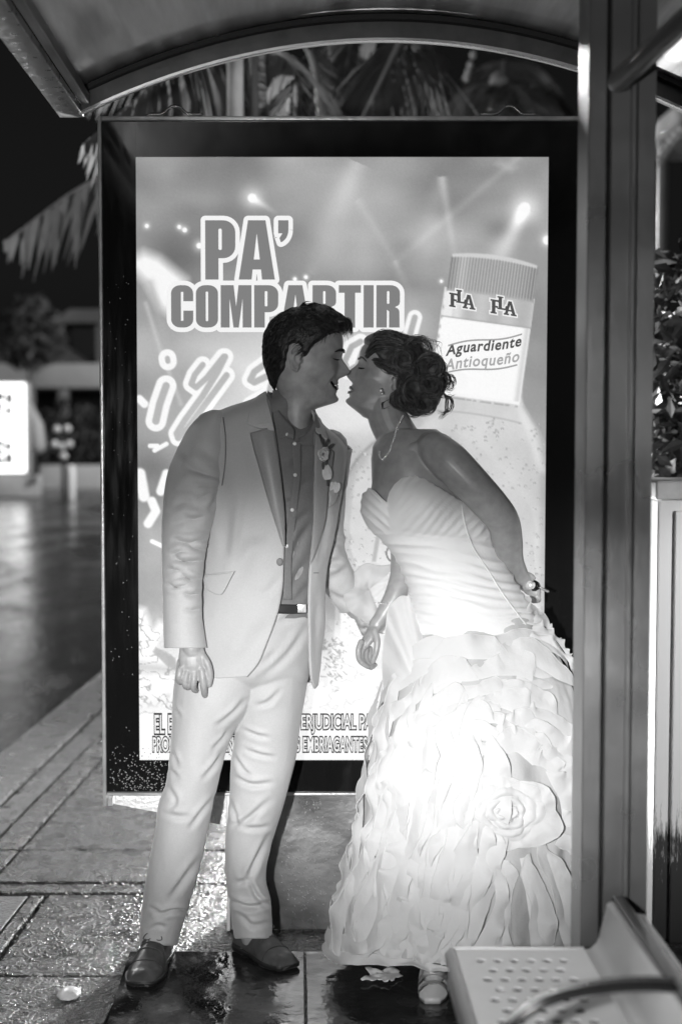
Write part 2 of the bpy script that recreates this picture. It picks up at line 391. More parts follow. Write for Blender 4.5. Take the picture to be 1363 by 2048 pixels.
# rolled edges of the seat
ed = MB()
aa = np.linspace(0, np.pi/2*1.9, 9)
prof = [(bl - 0.014*math.sin(t), 0.45 - 0.014 + 0.014*math.cos(t)) for t in aa] + [(bl - 0.010, 0.385)]
ed.grid(np.array([[(x_, yy, z_) for x_, z_ in prof] for yy in (BY0, BY1)]), False)
prof = [(BY1 + 0.014*math.sin(t), 0.45 - 0.014 + 0.014*math.cos(t)) for t in aa[:6]] + [(BY1+0.012, 0.405)]
ed.grid(np.array([[(xx, y_, z_) for y_, z_ in prof] for xx in (bl, br)]), False)
eo = ed.build('seat_edge', BEN, bench); md = eo.modifiers.new('thickness', 'SOLIDIFY'); md.thickness = 0.004
dark_sheet = MB(); dark_sheet.box((bl+0.012, BY0+0.02, 0.405), (br, BY1-0.012, 0.41)); dark_sheet.build('hole_dark_sheet', RUBBER, bench, smooth=False)  # added dark sheet in place of shade, keeps the seat holes dark
# low back folding up from the seat
tp = P(1214, 1797, BY1+0.02); bk = MB()
prof = [(br, 0.45), (br+0.012, 0.452), (br+0.022, 0.462), (br+0.028, 0.475), (tp[0]-0.006, tp[2]-0.006), (tp[0], tp[2]), (tp[0]+0.008, tp[2]), (tp[0]+0.010, tp[2]-0.006)]
bk.grid(np.array([[(x_, yy, z_) for x_, z_ in prof] for yy in np.linspace(BY0, BY1, 4)]), False)
bo = bk.build('back_panel', BEN, bench); md = bo.modifiers.new('thickness', 'SOLIDIFY'); md.thickness = 0.004
rl = MB(); rl.box((tp[0]+0.014, BY0, tp[2]-0.034), (tp[0]+0.040, BY1+0.05, tp[2]-0.004), 0.004); rl.build('back_rail', DARKMETAL, bench)
rl = MB(); rl.box((tp[0]+0.046, BY0, tp[2]-0.040), (tp[0]+0.062, BY1-0.02, tp[2]-0.016), 0.003); rl.build('back_rail', STEEL, bench)
ar = MB(); pts = [P(x_, y_, 2.05) for x_, y_ in ((990, 2130), (1015, 2062), (1075, 2012), (1150, 1987), (1230, 1976), (1300, 1973), (1345, 1976))]
ar.tube(curve3(pts, 40), 0.0078, 12); ar.build('armrest', M('armrest_black', 0.02, 0.22, 0.2), bench)
ar = MB(); pts = [p_ + np.array((0.0, 0.004, 0.0095)) for p_ in pts]
ar.tube(curve3(pts, 40), 0.0042, 8); ar.build('armrest_strip', STEEL, bench)
for yy in (1.1, 2.55):
    lg = MB(); lg.box((bl+0.06, yy, 0.013), (bl+0.10, yy+0.05, 0.44), 0.004); lg.build('leg', STEEL_DULL, bench)
    lg = MB(); lg.box((br-0.05, yy, 0.013), (br-0.01, yy+0.05, 0.44), 0.004); lg.build('leg', STEEL_DULL, bench)

# ---- the backlit advertising case
LY = 4.05
lb = empty('advertising_lightbox', (0.12, 4.12, 0), 'black framed backlit advertising case showing a bottle, behind the couple', 'lightbox')
XL, XR = P(196, 240, LY)[0], P(1170, 240, LY)[0]; ZT, ZB = P(600, 233, LY)[2], P(600, 1590, LY)[2]
PXL, PXR = (P(272, 312, LY)[0]+P(278, 1521, LY)[0])/2, P(1097, 316, LY)[0]; PZT, PZB = P(600, 313, LY)[2], P(600, 1521, LY)[2]
FR = M('case_frame', 0.45, 0.32, 0.45, var=0.2, vscale=20, bump=0.2, bscale=80)
cs = MB(); cs.box((XL+0.004, LY+0.02, ZB+0.004), (XR-0.004, LY+0.16, ZT-0.004)); cs.build('case_body', DARKMETAL, lb, smooth=False)
for a_, b_ in (((XL, LY-0.012, ZB-0.03), (XL+0.010, LY+0.165, ZT)), ((XR-0.010, LY-0.012, ZB-0.03), (XR, LY+0.165, ZT)),
               ((XL+0.0105, LY-0.012, ZT-0.012), (XR-0.0105, LY+0.165, ZT-0.0005)), ((XL+0.0105, LY-0.012, ZB), (XR-0.0105, LY+0.165, ZB+0.008))):
    f_ = MB(); f_.box(a_, b_, 0.002); f_.build('frame_rail', FR, lb)
for a_, b_ in (((XL+0.0102, LY, ZB+0.0085), (PXL, LY+0.012, ZT-0.0125)), ((PXR, LY, ZB+0.0085), (XR-0.0102, LY+0.012, ZT-0.0125)),
               ((PXL+0.0002, LY, PZT), (PXR-0.0002, LY+0.012, ZT-0.0125)), ((PXL+0.0002, LY, ZB+0.0085), (PXR-0.0002, LY+0.012, PZB))):
    f_ = MB(); f_.box(a_, b_); f_.build('glass_border', BLACKGLASS, lb, smooth=False)
for hxp in (350, 1018):
    h0 = P(hxp, 231, LY+0.05); mb = MB()
    mb.tube(curve3([h0+np.array(d) for d in ((-0.075, 0, 0.004), (-0.05, 0, 0.004), (-0.035, 0, 0.006), (-0.008, 0, 0.026), (0.008, 0, 0.026), (0.035, 0, 0.006), (0.05, 0, 0.004), (0.075, 0, 0.004))], 40), 0.0045, 8)
    mb.build('lifting_handle', STEEL, lb)
# pedestal, gussets
PED = M('pedestal_steel', 0.25, 0.34, 0.75, var=0.35, vscale=4, bump=0.5, bscale=26, bstretch=(1, 1, 1.2), rvar=0.12)
pxl = P(453, 1750, LY+0.012)[0]
pd = MB(); pd.box((pxl+0.011, LY+0.012, 0.002), (XR-0.17, LY+0.14, ZB-0.002), 0.003); pd.build('pedestal', PED, lb, smooth=False)
pd = MB(); pd.box((pxl, LY+0.006, 0.001), (pxl+0.0105, LY+0.145, ZB-0.001), 0.002); pd.build('pedestal_edge', M('pale_edge', 0.72, 0.35, 0.3), lb, smooth=False)
g0 = P(228, 1592, LY+0.03); g1 = P(452, 1592, LY+0.03); g2 = P(452, 1652, LY+0.03); g3 = P(228, 1608, LY+0.03)
gm = MB(); th = np.array((0, 0.012, 0)); gv = [g0, g1, g2, g3] + [q+th for q in (g0, g1, g2, g3)]
gm.add(gv, [(3,2,1,0), (4,5,6,7), (0,1,5,4), (1,2,6,5), (2,3,7,6), (3,0,4,7)]); gm.build('gusset_plate', M('gusset_paint', 0.66, 0.30, 0.2, var=0.15, vscale=90, bump=0.8, bscale=120, bdist=0.006), lb, smooth=False)
mb = MB(); mb.box(P(216, 1612, LY+0.02)+np.array((0, 0, 0)), P(228, 1590, LY+0.06)); mb.build('frame_bracket', FR, lb, smooth=False)
# rain beads on the glass border and the pedestal
def beads(name, n, xr, zr, y, m, dens, rmin, rmax, parent, elong=1.0):
    mb = MB(); k = 0
    while k < n:
        x, z = random.uniform(*xr), random.uniform(*zr)
        if random.random() > dens(x, z): continue
        r = random.uniform(rmin, rmax)**1.0; v, f = ellipsoid((x, y, z), (r, r*0.6, r*elong), 7, 5); mb.add(v, f); k += 1
    o = mb.build(name, m, parent); o['kind'] = 'stuff'; return o
WATER = M('water_bead', 0.34, 0.08, 0.1, spec=0.9)
beads('rain_beads', 330, (XL+0.02, XL+0.46), (ZB+0.012, ZB+0.16), LY, WATER, lambda x, z: math.exp(-((x-XL-0.10)/0.10)**2)*max(0, 1-(z-ZB)/0.16)**0.8 + 0.04, 0.0008, 0.0022, lb)
beads('rain_beads', 60, (XL+0.02, XL+0.09), (ZB+0.15, ZT-0.4), LY, WATER, lambda x, z: 0.5, 0.0006, 0.0015, lb, 1.6)
pxz = P(600, 1600, LY+0.012)
beads('rain_beads', 260, (P(560, 1700, LY)[0], P(700, 1700, LY)[0]), (0.03, ZB-0.02), LY+0.011, WATER, lambda x, z: 0.12 + math.exp(-((x-P(615, 1700, LY)[0])/0.05)**2)*math.exp(-((z-0.18)/0.13)**2), 0.0010, 0.0024, lb, 1.3)

# ================================================================== the printed poster: a fine sheet whose print is laid down as colour, lit from behind
def lin(s):
    s = np.clip(np.asarray(s, float)/255.0, 0, 1); return np.where(s <= 0.04045, s/12.92, ((s+0.055)/1.055)**2.4)
def poster_print():
    x0, x1, y0, y1 = 272.0, 1097.0, 312.0, 1521.0
    nx, ny = 413, 605
    gx, gy = np.meshgrid(np.linspace(x0, x1, nx), np.linspace(y0, y1, ny))
    nz = lambda s, k=0.0, o=3, ax=1.0: fbm(np.stack([gx*ax/s+k, gy/s+k*1.7, np.full_like(gx, k)], -1), o)
    g = 150 + 22*nz(150, 1) + 10*nz(50, 4, 2, 0.5)
    g += 14*np.exp(-((gy-470)/70)**2)*sstep(560, 700, gx)
    g -= 42*np.exp(-(((gx-345)/55)**2 + ((gy-505)/60)**2)); g -= 30*np.exp(-(((gx-1010)/45)**2 + ((gy-455)/22)**2))
    g -= 22*np.exp(-(((gx-320)/60)**2 + ((gy-620)/40)**2)); g += 22*np.exp(-(((gx-420)/110)**2 + ((gy-395)/25)**2))
    def seg(ax, ay, bx, by):
        dx, dy = bx-ax, by-ay; t = np.clip(((gx-ax)*dx + (gy-ay)*dy)/(dx*dx+dy*dy), 0, 1)
        return np.hypot(gx-ax-t*dx, gy-ay-t*dy), t
    def poly(pts):
        d = np.full_like(gx, 1e9)
        for (a_, b_), (c_, d_) in zip(pts[:-1], pts[1:]): d = np.minimum(d, seg(a_, b_, c_, d_)[0])
        return d
    def inside(pts):
        r = np.zeros(gx.shape, bool); n = len(pts)
        for i in range(n):
            (xa, ya), (xb, yb) = pts[i], pts[(i+1) % n]
            if ya == yb: continue
            c_ = ((gy >= min(ya, yb)) & (gy < max(ya, yb))); xi = xa + (gy-ya)*(xb-xa)/(yb-ya); r ^= c_ & (gx < xi)
        return r
    def soft(pts, w_):
        d = poly(list(pts)+[pts[0]]); return np.where(inside(pts), 0.5 + np.minimum(d/w_, 0.5), 0.5 - np.minimum(d/w_, 0.5))
    def over(val, a_):
        nonlocal g; a_ = np.clip(a_, 0, 1); g = g*(1-a_) + val*a_
    def beam(ax, ay, bx, by, w0, w1, amt, pw=1.0):
        d, t = seg(ax, ay, bx, by); w_ = w0 + (w1-w0)*t; nonlocal g; g = g + amt*(1-t)**pw*np.exp(-(d/w_)**2)*((t > 0) & (t < 1))
    # stage lights
    beam(715, 322, 610, 560, 20, 34, 34); beam(884, 350, 916, 540, 9, 6, 38); beam(884, 350, 830, 580, 10, 46, 18)
    beam(1040, 310, 780, 528, 7, 9, 16, 0.3); beam(715, 395, 798, 528, 9, 7, 12, 0.3); beam(790, 515, 870, 700, 5, 30, 18)
    beam(1050, 412, 985, 540, 10, 26, 95, 0.7); beam(504, 392, 556, 424, 8, 5, 70, 1); beam(620, 540, 690, 430, 10, 60, 12)
    for (lx, ly, r_, h_) in ((504, 392, 9, 22), (1050, 412, 12, 30), (358, 449, 4, 7), (369, 455, 5, 8), (293, 447, 4, 7), (398, 486, 6, 12), (1096, 475, 9, 12), (884, 556, 3, 5), (590, 552, 4, 6), (612, 548, 4, 6)):
        d = np.hypot(gx-lx, gy-ly); g = g + 70*np.exp(-(d/h_)**2); over(253, 1-sstep(r_*0.75, r_*1.2, d))
    over(185, 0.55*soft([(1000, 318), (1036, 332), (1022, 342), (990, 326)], 12))
    # white swirl at the left, haze behind the script line
    over(246, soft([(262, 512), (286, 497), (318, 508), (372, 552), (345, 590), (338, 622), (318, 610), (290, 560), (262, 530)], 26))
    over(235, 0.9*soft([(420, 690), (540, 640), (830, 640), (860, 760), (800, 900), (620, 930), (500, 880), (440, 800)], 150))
    over(170, 0.5*np.exp(-(poly([(300, 560), (330, 680), (372, 790)])/9)**2)); over(205, 0.55*np.exp(-(poly([(290, 600), (318, 690), (360, 800)])/5)**2))
    over(196, 0.8*soft([(620, 872), (780, 872), (770, 1000), (640, 1000)], 40))
    over(100, 0.6*np.exp(-(((gx-300)/42)**2 + ((gy-925)/28)**2))); over(165 + 20*nz(60, 9), 0.8*soft([(262, 1030), (345, 1010), (360, 1290), (262, 1300)], 70))
    # pale brush marks low at the left
    for pts, w_ in ((([(276, 940), (284, 985)]), 10), ([(330, 940), (318, 975), (330, 950)], 8), ([(300, 995), (308, 1015), (292, 1040)], 8), ([(297, 884), (312, 884), (306, 893), (330, 880)], 4),
                    ([(300, 1076), (322, 1086)], 4), ([(318, 830), (300, 826)], 5), ([(286, 800), (276, 790)], 7), ([(345, 925), (350, 915)], 5)):
        over(248, 1-sstep(w_*0.8, w_*1.5, poly(pts)))
    # ---- bottle: body, shoulder, neck, label, band, cap
    smo = lambda k: [tuple(q) for q in hermite(np.linspace(0, 1, len(k)), np.array(k, float), np.linspace(0, 1, 40))]
    body = [(686, 1521), *smo([(681, 1060), (682, 1000), (694, 948), (715, 906), (748, 873), (800, 850), (846, 826), (868, 795), (874, 750)]), (905, 520), (1075, 545), *smo([(1048, 765), (1050, 795), (1064, 824), (1086, 858), (1112, 908)]), (1112, 1521)]
    tone = 208 + 9*nz(60, 3) - 26*np.exp(-((gx-1095)/10)**2)*(gy > 850)
    tone -= 22*np.exp(-((poly([(680, 1000), (700, 930), (745, 873), (820, 845), (868, 795)])-8)/12)**2)
    tone += 34*sstep(1040, 1260, gy)
    over(tone, soft(body, 5))
    over(150, 0.8*np.exp(-(poly(smo([(690, 968), (706, 926), (750, 878), (815, 850)]))/3)**2)); over(176, 0.75*np.exp(-(poly([(1052, 806), (1080, 850), (1108, 912)])/4)**2))
    over(240, 0.45*np.exp(-((poly([(1040, 800), (1062, 850), (1090, 930)]))/9)**2)*(gy > 790))
    tilt = lambda x_, y_: (x_*math.cos(0.135) - y_*math.sin(0.135), x_*math.sin(0.135) + y_*math.cos(0.135))
    # label and neck band use the bottle's own axis
    ux = (gx-985)*math.cos(0.135) + (gy-560)*math.sin(0.135); uy = -(gx-985)*math.sin(0.135) + (gy-560)*math.cos(0.135)
    nb = lambda a_, b_, c_, d_, s_=3.0: np.clip(np.minimum(np.minimum(ux-a_, b_-ux), np.minimum(uy-c_-0.0018*(ux)**2*0.0, d_-uy))/s_ + 0.5, 0, 1)
    over(247, nb(-92, 90, 20, 232))
    over(250 - 35*np.exp(-((ux-84)/6)**2), nb(-92, 90, 60, 226))
    over(188 + 30*np.exp(-((ux+60)/14)**2) - 8*np.sin(ux/9.0), nb(-90, 90, 22+0.0*ux, 78))
    over(235, nb(-90, -70, 22, 78)); over(150, nb(-90, 90, 76, 79, 2)*0.6)
    capd = nb(-88, 88, -46, 26); rib = 162 + 26*np.sin(ux*1.05) + 22*np.exp(-((ux+62)/12)**2) - 24*(np.abs(ux)/88)**4
    bul = np.clip(1-(ux/90)**2, 0, 1); nc = lambda a_, b_, c_, d_, s_=3.0: np.clip(np.minimum(np.minimum(ux-a_, b_-ux), np.minimum(uy-c_, d_-uy))/s_ + 0.5, 0, 1)
    over(rib, nc(-88, 88, -42-9*bul, 26-3*bul)); over(212, nc(-86, 86, -46-10*bul, -40-7*bul)*0.9); over(175, nc(-88, 88, 22-3*bul, 28-3*bul, 3)*0.6)
    over(130, 0.55*np.exp(-((uy-236)/1.6)**2)*(np.abs(ux) < 92)*(vnoise(np.stack([ux/6, uy*0, uy*0], -1)) > -0.3)); over(170, 0.6*np.exp(-((uy-262-0.0006*ux**2)/2)**2)*(np.abs(ux) < 100))
    for sx_ in np.linspace(60, 215, 9): over(150, 0.8*np.exp(-((ux+89-1.5*math.sin(sx_))/1.6)**2 - ((uy-sx_)/4)**2))
    # condensation drops on the glass
    r2 = np.random.default_rng(3)
    for k in range(760):
        px_, py_ = r2.uniform(690, 1096), r2.uniform(830, 1330)
        if py_ < 880 and px_ < 900: continue
        big = r2.random() < 0.05; r_ = r2.uniform(4, 7) if big else r2.uniform(1.1, 2.8)
        i0, i1 = int((py_-16-y0)/2), int((py_+16-y0)/2); j0, j1 = max(0, int((px_-16-x0)/2)), int((px_+16-x0)/2)
        if i1 <= 1 or j1 <= 1: continue
        sl = (slice(max(i0, 0), i1), slice(j0, j1)); sx_, sy_ = gx[sl], gy[sl]
        if not sx_.size: continue
        d = np.hypot(sx_-px_, sy_-py_); dd = np.hypot(sx_-px_, sy_-py_-r_*0.5)
        a_ = (1-sstep(r_*0.8, r_*1.3, d))*(0.75 if not big else 0.6)
        g[sl] = g[sl]*(1-a_) + (118 + 115*sstep(r_*1.4, r_*0.5, dd+r_*0.4) + (40 if not big else 60)*(sy_ < py_))*a_
    for k in range(0):
        px_, py_ = r2.uniform(880, 1090), r2.uniform(800, 960); pts = [(px_, py_)]
        for j in range(4): px_ += r2.uniform(-12, 12); py_ += r2.uniform(-2, 9); pts.append((px_, py_))
        over(150, 0.4*(1-sstep(0.8, 2.2, poly(pts))))
    over(168, soft([(752, 1078), (757, 1058), (764, 1060), (754, 1117), (746, 1117)], 4)); over(90, 1-sstep(1, 2.4, abs(np.hypot(gx-795, gy-1100)-19)))
    # ---- the water splash at the foot, blown out towards the middle
    low = sstep(1200, 1330, gy + 30*nz(40, 5)); over(245, low*0.92); over(252, 0.9*np.exp(-(((gx-660)/230)**2 + ((gy-1390)/130)**2)))
    cont = np.abs(nz(34, 12, 4, 0.7)); ripple = (1-sstep(0.02, 0.10, cont))*sstep(1190, 1290, gy)*(1-sstep(1400, 1450, gy))
    over(128, 0.85*ripple*(0.25+0.75*sstep(420, 330, gx))); over(170, 0.5*sstep(0.25, 0.6, nz(44, 21))*sstep(1300, 1360, gy)*(1-sstep(1400, 1430, gy))*sstep(470, 330, gx))
    over(250, soft([(262, 1205), (286, 1212), (300, 1252), (312, 1236), (330, 1242), (322, 1275), (312, 1300), (345, 1330), (360, 1380), (262, 1400)], 14)*0.9)
    over(170, 0.6*soft([(262, 1318), (345, 1330), (345, 1345), (262, 1340)], 16)); ed = np.abs(nz(16, 31, 2)); over(120, 0.6*(1-sstep(0.03, 0.16, ed))*soft([(262, 1205), (345, 1290), (360, 1400), (262, 1410)], 20))
    over(225, 0.85*soft([(306, 1290), (340, 1215), (420, 1215), (420, 1360), (345, 1310)], 4)); over(165, 0.9*soft([(300, 1300), (306, 1290), (345, 1312), (352, 1340), (330, 1330)], 4))
    for yy in (1238, 1256, 1271, 1287): over(70, 0.8*np.exp(-(((gx-329)/4)**2 + ((gy-yy)/3)**2)))
    over(250, sstep(1420, 1436, gy)*0.8)
    # right of the man, small dark eddies
    for k in range(60):
        px_, py_ = r2.normal(664, 14), r2.normal(1310, 32); pts = [(px_, py_)]
        for j in range(2): px_ += r2.uniform(-8, 8); py_ += r2.uniform(-7, 7); pts.append((px_, py_))
        over(120, 0.45*(1-sstep(0.6, 1.8, poly(pts))))
    # ---- brush script
    W, Gc = 246, 176
    Y1 = [(404, 722), (388, 742), (381, 760), (391, 767), (412, 748), (446, 706)]; Y2 = [(449, 706), (434, 736), (403, 785), (368, 832), (351, 859), (354, 868), (373, 849), (405, 806), (452, 743)]
    G1 = [(536, 716), (508, 736), (500, 752), (508, 757), (533, 745)]; G2 = [(548, 735), (538, 778), (500, 800), (470, 838)]
    strokes = [[(333, 709), (334, 715)], [(330, 764), (317, 800), (309, 834)], Y1, Y2, G1, G2, [(831, 628), (820, 668), (806, 720)], [(722, 676), (704, 686), (690, 716), (696, 735), (716, 724), (728, 690)], [(760, 690), (740, 730), (756, 740)]]
    for s_, r_ in zip(strokes, (18, 21, 17, 17, 17, 15, 15, 16, 16)): over(W, 1-sstep(r_-1.5, r_+1.5, poly(s_)))
    for s_, r_ in zip(strokes, (5, 7.5, 6, 6.5, 6.5, 6, 6, 6, 6)): over(Gc - 0.10*(gy-700)*0, 1-sstep(r_-1.5, r_+1.5, poly(s_)))
    g = g + 2.0*r2.standard_normal(g.shape)
    # greys of the print turned into linear emission
    e = lin(np.clip(g, 0, 254))
    verts = np.stack([PXL + (gx-x0)/(x1-x0)*(PXR-PXL), np.full_like(gx, LY+0.006), PZT + (gy-y0)/(y1-y0)*(PZB-PZT)], -1).reshape(-1, 3)
    me = bpy.data.meshes.new('poster'); nV = nx*ny
    idx = (np.arange(ny-1)[:, None]*nx + np.arange(nx-1)[None]).reshape(-1)
    quads = np.stack([idx, idx+nx, idx+nx+1, idx+1], -1)
    me.vertices.add(nV); me.vertices.foreach_set('co', verts.astype(np.float32).reshape(-1))
    me.loops.add(quads.size); me.loops.foreach_set('vertex_index', quads.astype(np.int32).reshape(-1))
    me.polygons.add(len(quads)); me.polygons.foreach_set('loop_start', np.arange(0, quads.size, 4, dtype=np.int32))
    me.update(); me.validate()
    at = me.color_attributes.new('print', 'FLOAT_COLOR', 'POINT')
    at.data.foreach_set('color', np.stack([e, e, e, np.ones_like(e)], -1).astype(np.float32).reshape(-1))
    m = bpy.data.materials.new('backlit_print'); m.use_nodes = True; n = m.node_tree.nodes; l = m.node_tree.links; b = n['Principled BSDF']
    ca = n.new('ShaderNodeVertexColor'); ca.layer_name = 'print'
    b.inputs['Base Color'].default_value = (0.03, 0.03, 0.03, 1); b.inputs['Roughness'].default_value = 0.5
    l.new(ca.outputs[0], b.inputs['Emission Color']); b.inputs['Emission Strength'].default_value = 1.0
    me.materials.append(m)
    o = bpy.data.objects.new('poster', me); return link(o, lb)
poster = poster_print()

# ---- lettering, flat print a hair in front of the sheet
_pm = {}
def ink(g):
    if g not in _pm: _pm[g] = emit('ink_%d' % g, float(lin(g)))
    return _pm[g]
def flat_mesh(splines, offset=0.0):
    """closed outlines (first outer, rest holes) -> flat filled mesh, grown by offset"""
    cu = bpy.data.curves.new('outline', 'CURVE'); cu.dimensions = '2D'; cu.fill_mode = 'BOTH'; cu.offset = offset
    for s in splines:
        sp = cu.splines.new('POLY'); sp.points.add(len(s)-1); sp.use_cyclic_u = True
        for p_, (a_, b_) in zip(sp.points, s): p_.co = (a_, b_, 0, 1)
    o = bpy.data.objects.new('outline', cu); col.objects.link(o)
    me = bpy.data.meshes.new_from_object(o.evaluated_get(bpy.context.evaluated_depsgraph_get()))
    v = np.array([tuple(q.co) for q in me.vertices]); f = [tuple(q.vertices) for q in me.polygons]
    bpy.data.objects.remove(o); bpy.data.curves.remove(cu); bpy.data.meshes.remove(me); return v, f
def font_mesh(body, offset=0.0, shear=0.0, spacing=1.0):
    cu = bpy.data.curves.new('text', 'FONT'); cu.body = body; cu.offset = offset; cu.shear = shear; cu.space_character = spacing; cu.resolution_u = 4
    o = bpy.data.objects.new('text', cu); col.objects.link(o)
    me = bpy.data.meshes.new_from_object(o.evaluated_get(bpy.context.evaluated_depsgraph_get()))
    v = np.array([tuple(q.co) for q in me.vertices]); f = [tuple(q.vertices) for q in me.polygons]
    bpy.data.objects.remove(o); bpy.data.curves.remove(cu); bpy.data.meshes.remove(me); return v, f
def to_poster(pxs, pys, layer):
    x = PXL + (np.asarray(pxs)-272)/(1097-272)*(PXR-PXL); z = PZT + (np.asarray(pys)-312)/(1521-312)*(PZB-PZT)
    return np.stack([x, np.full_like(x, LY + 0.0055 - 0.0005*layer), z], -1)
def lay(name, v, f, box, layer, g, rot=0.0, ref=None, bendf=None):
    """fit flat mesh (bounds of ref) into the photo-pixel box"""
    r = v if ref is None else ref
    lo, hi = r.min(axis=0), r.max(axis=0); x0, y0, x1, y1 = box
    px_ = x0 + (v[:, 0]-lo[0])/(hi[0]-lo[0])*(x1-x0); py_ = y1 - (v[:, 1]-lo[1])/(hi[1]-lo[1])*(y1-y0)
    if bendf is not None: px_, py_ = bendf(px_, py_)
    return mk(name, to_poster(px_, py_, layer), f, ink(g), poster, smooth=False)
def arc(cx, cy, rx, ry, a0, a1, n=7): return [(cx + rx*math.cos(math.radians(a)), cy + ry*math.sin(math.radians(a))) for a in np.linspace(a0, a1, n)]
def rrect(x0, y0, x1, y1, r): return arc(x1-r, y1-r, r, r, 0, 90) + arc(x0+r, y1-r, r, r, 90, 180) + arc(x0+r, y0+r, r, r, 180, 270) + arc(x1-r, y0+r, r, r, 270, 360)
GL = {'P': (0.50, [[(0,0), (0,1)] + arc(0.30, 0.80, 0.20, 0.20, 90, 0) + arc(0.30, 0.56, 0.20, 0.20, 0, -90) + [(0.22, 0.36), (0.22, 0)], rrect(0.22, 0.50, 0.275, 0.86, 0.025)]),
      'A': (0.60, [[(0,0), (0.155,1), (0.445,1), (0.60,0), (0.385,0), (0.37,0.17), (0.23,0.17), (0.215,0)], [(0.25, 0.34), (0.35, 0.34), (0.30, 0.78)]]),
      "'": (0.17, [[(0,1), (0.17,1), (0.17,0.84)] + arc(0.0, 0.84, 0.17, 0.22, 0, -75) + [(0.02, 0.70), (0.07, 0.78), (0, 0.78)]]),
      'C': (0.46, [[(0.46,0.62)] + arc(0.27, 0.81, 0.19, 0.19, 0, 90) + arc(0.19, 0.81, 0.19, 0.19, 90, 180) + arc(0.19, 0.19, 0.19, 0.19, 180, 270) + arc(0.27, 0.19, 0.19, 0.19, 270, 360) + [(0.46, 0.40), (0.255, 0.40), (0.255, 0.16), (0.205, 0.16), (0.205, 0.84), (0.255, 0.84), (0.255, 0.62)]]),
      'O': (0.46, [rrect(0, 0, 0.46, 1, 0.19), rrect(0.205, 0.15, 0.255, 0.85, 0.024)]),
      'M': (0.64, [[(0,0), (0,1), (0.27,1), (0.32,0.5), (0.37,1), (0.64,1), (0.64,0), (0.455,0), (0.455,0.68), (0.375,0), (0.265,0), (0.185,0.68), (0.185,0)]]),
      'R': (0.49, [[(0,0), (0,1)] + arc(0.30, 0.81, 0.19, 0.19, 90, 0) + [(0.49, 0.64)] + arc(0.40, 0.60, 0.09, 0.10, 0, -80, 4) + arc(0.37, 0.37, 0.11, 0.11, 80, 0, 4) + [(0.485, 0), (0.265, 0), (0.265, 0.38), (0.22, 0.42), (0.22, 0)], rrect(0.22, 0.56, 0.27, 0.86, 0.024)]),
      'T': (0.46, [[(0.12,0), (0.12,0.82), (0,0.82), (0,1), (0.46,1), (0.46,0.82), (0.34,0.82), (0.34,0)]]),
      'I': (0.21, [[(0,0), (0,1), (0.21,1), (0.21,0)]])}
def grow(pts, r):
    """outline of the closed polyline pts widened by r, corners rounded (outer contour as a fine polygon)"""
    p = np.array(pts); c = p.mean(axis=0); a = np.sum(p[:, 0]*np.roll(p[:, 1], -1) - np.roll(p[:, 0], -1)*p[:, 1])
    if a < 0: p = p[::-1]
    out = []
    for i in range(len(p)):
        d0 = p[i]-p[i-1]; d1 = p[(i+1) % len(p)]-p[i]; d0 = d0/max(np.linalg.norm(d0), 1e-9); d1 = d1/max(np.linalg.norm(d1), 1e-9)
        n0 = np.array((d0[1], -d0[0])); n1 = np.array((d1[1], -d1[0])); cr = d0[0]*d1[1]-d0[1]*d1[0]
        if cr >= 0:
            for t in np.linspace(0, 1, 6):
                n = n0*(1-t)+n1*t; out.append(tuple(p[i] + r*n/max(np.linalg.norm(n), 1e-9)))
        else:
            n = n0+n1; n = n/max(np.linalg.norm(n), 1e-9); out.append(tuple(p[i] + n*r/max(0.35, float(np.dot(n, n0)))))
    return [out]
def headline(word, box, gap=0.055):
    x = 0; items = []
    for ch in word:
        w_, sp = GL[ch]; items.append((x, sp, ch)); x += w_ + gap
    tot = x - gap; x0, y0, x1, y1 = box; sx_, sy_ = (x1-x0)/tot, (y1-y0)
    for dx, sp, ch in items:
        pts = [[((dx+a_)*sx_, b_*sy_) for a_, b_ in s] for s in sp]
        for off, layer, g, nm in ((9.0, 1, 248, 'letter_outline'), (0.0, 2, 132, 'letter')):
            if off:     # the white surround follows the letter's hull, grown with round corners
                hull = {'C': rrect(0, 0, 0.46, 1, 0.19), 'M': [(0,0), (0,1), (0.64,1), (0.64,0)], 'R': [(0,0), (0,1)] + arc(0.30, 0.81, 0.19, 0.19, 90, 0) + [(0.49,0)]}.get(ch, sp[0])
                v, f = flat_mesh(grow([((dx+a_)*sx_, b_*sy_) for a_, b_ in hull], off), 0.0)
            else: v, f = flat_mesh(pts, 0.0)
            mk(nm, to_poster(x0 + v[:, 0], y1 - v[:, 1], layer), f, ink(g), poster, smooth=False)
headline("PA'", (410, 436, 577, 553)); headline('COMPARTIR', (341, 564, 801, 648))
for body, box in (('EL EXCESO DE ALCOHOL ES P', (303, 1428, 599, 1467)), ('ERJUDICIAL PARA LA SALUD', (603, 1428, 878, 1467)), ('PROHIBESE EL EXPENDIO DE BEBIDA', (299, 1474, 588, 1504)), ('S EMBRIAGANTES A MENORES DE EDAD', (592, 1474, 926, 1504))):
    v0, f0 = font_mesh(body, 0.012); v1, f1 = font_mesh(body, 0.085)
    lay('warning_outline', v1, f1, box, 2, 66, ref=v0); lay('warning_line', v0, f0, box, 3, 250)
def slant(k, x0, shr=0.0, yb=0.0): return lambda x, y: (x - shr*(y-yb), y + k*(x-x0))
for body, box, g, off in (('Aguardiente', (893, 683, 1046, 712), 84, 0.028), ('Antioqueño', (891, 712, 1042, 742), 172, 0.022)):
    v0, f0 = font_mesh(body, off, 0.18, 1.12); lay('label_line', v0, f0, box, 2, g, bendf=lambda x, y: (x, y - 0.135*(x-893) - 3.5*np.sin((x-893)/153*2*np.pi)*0.6))
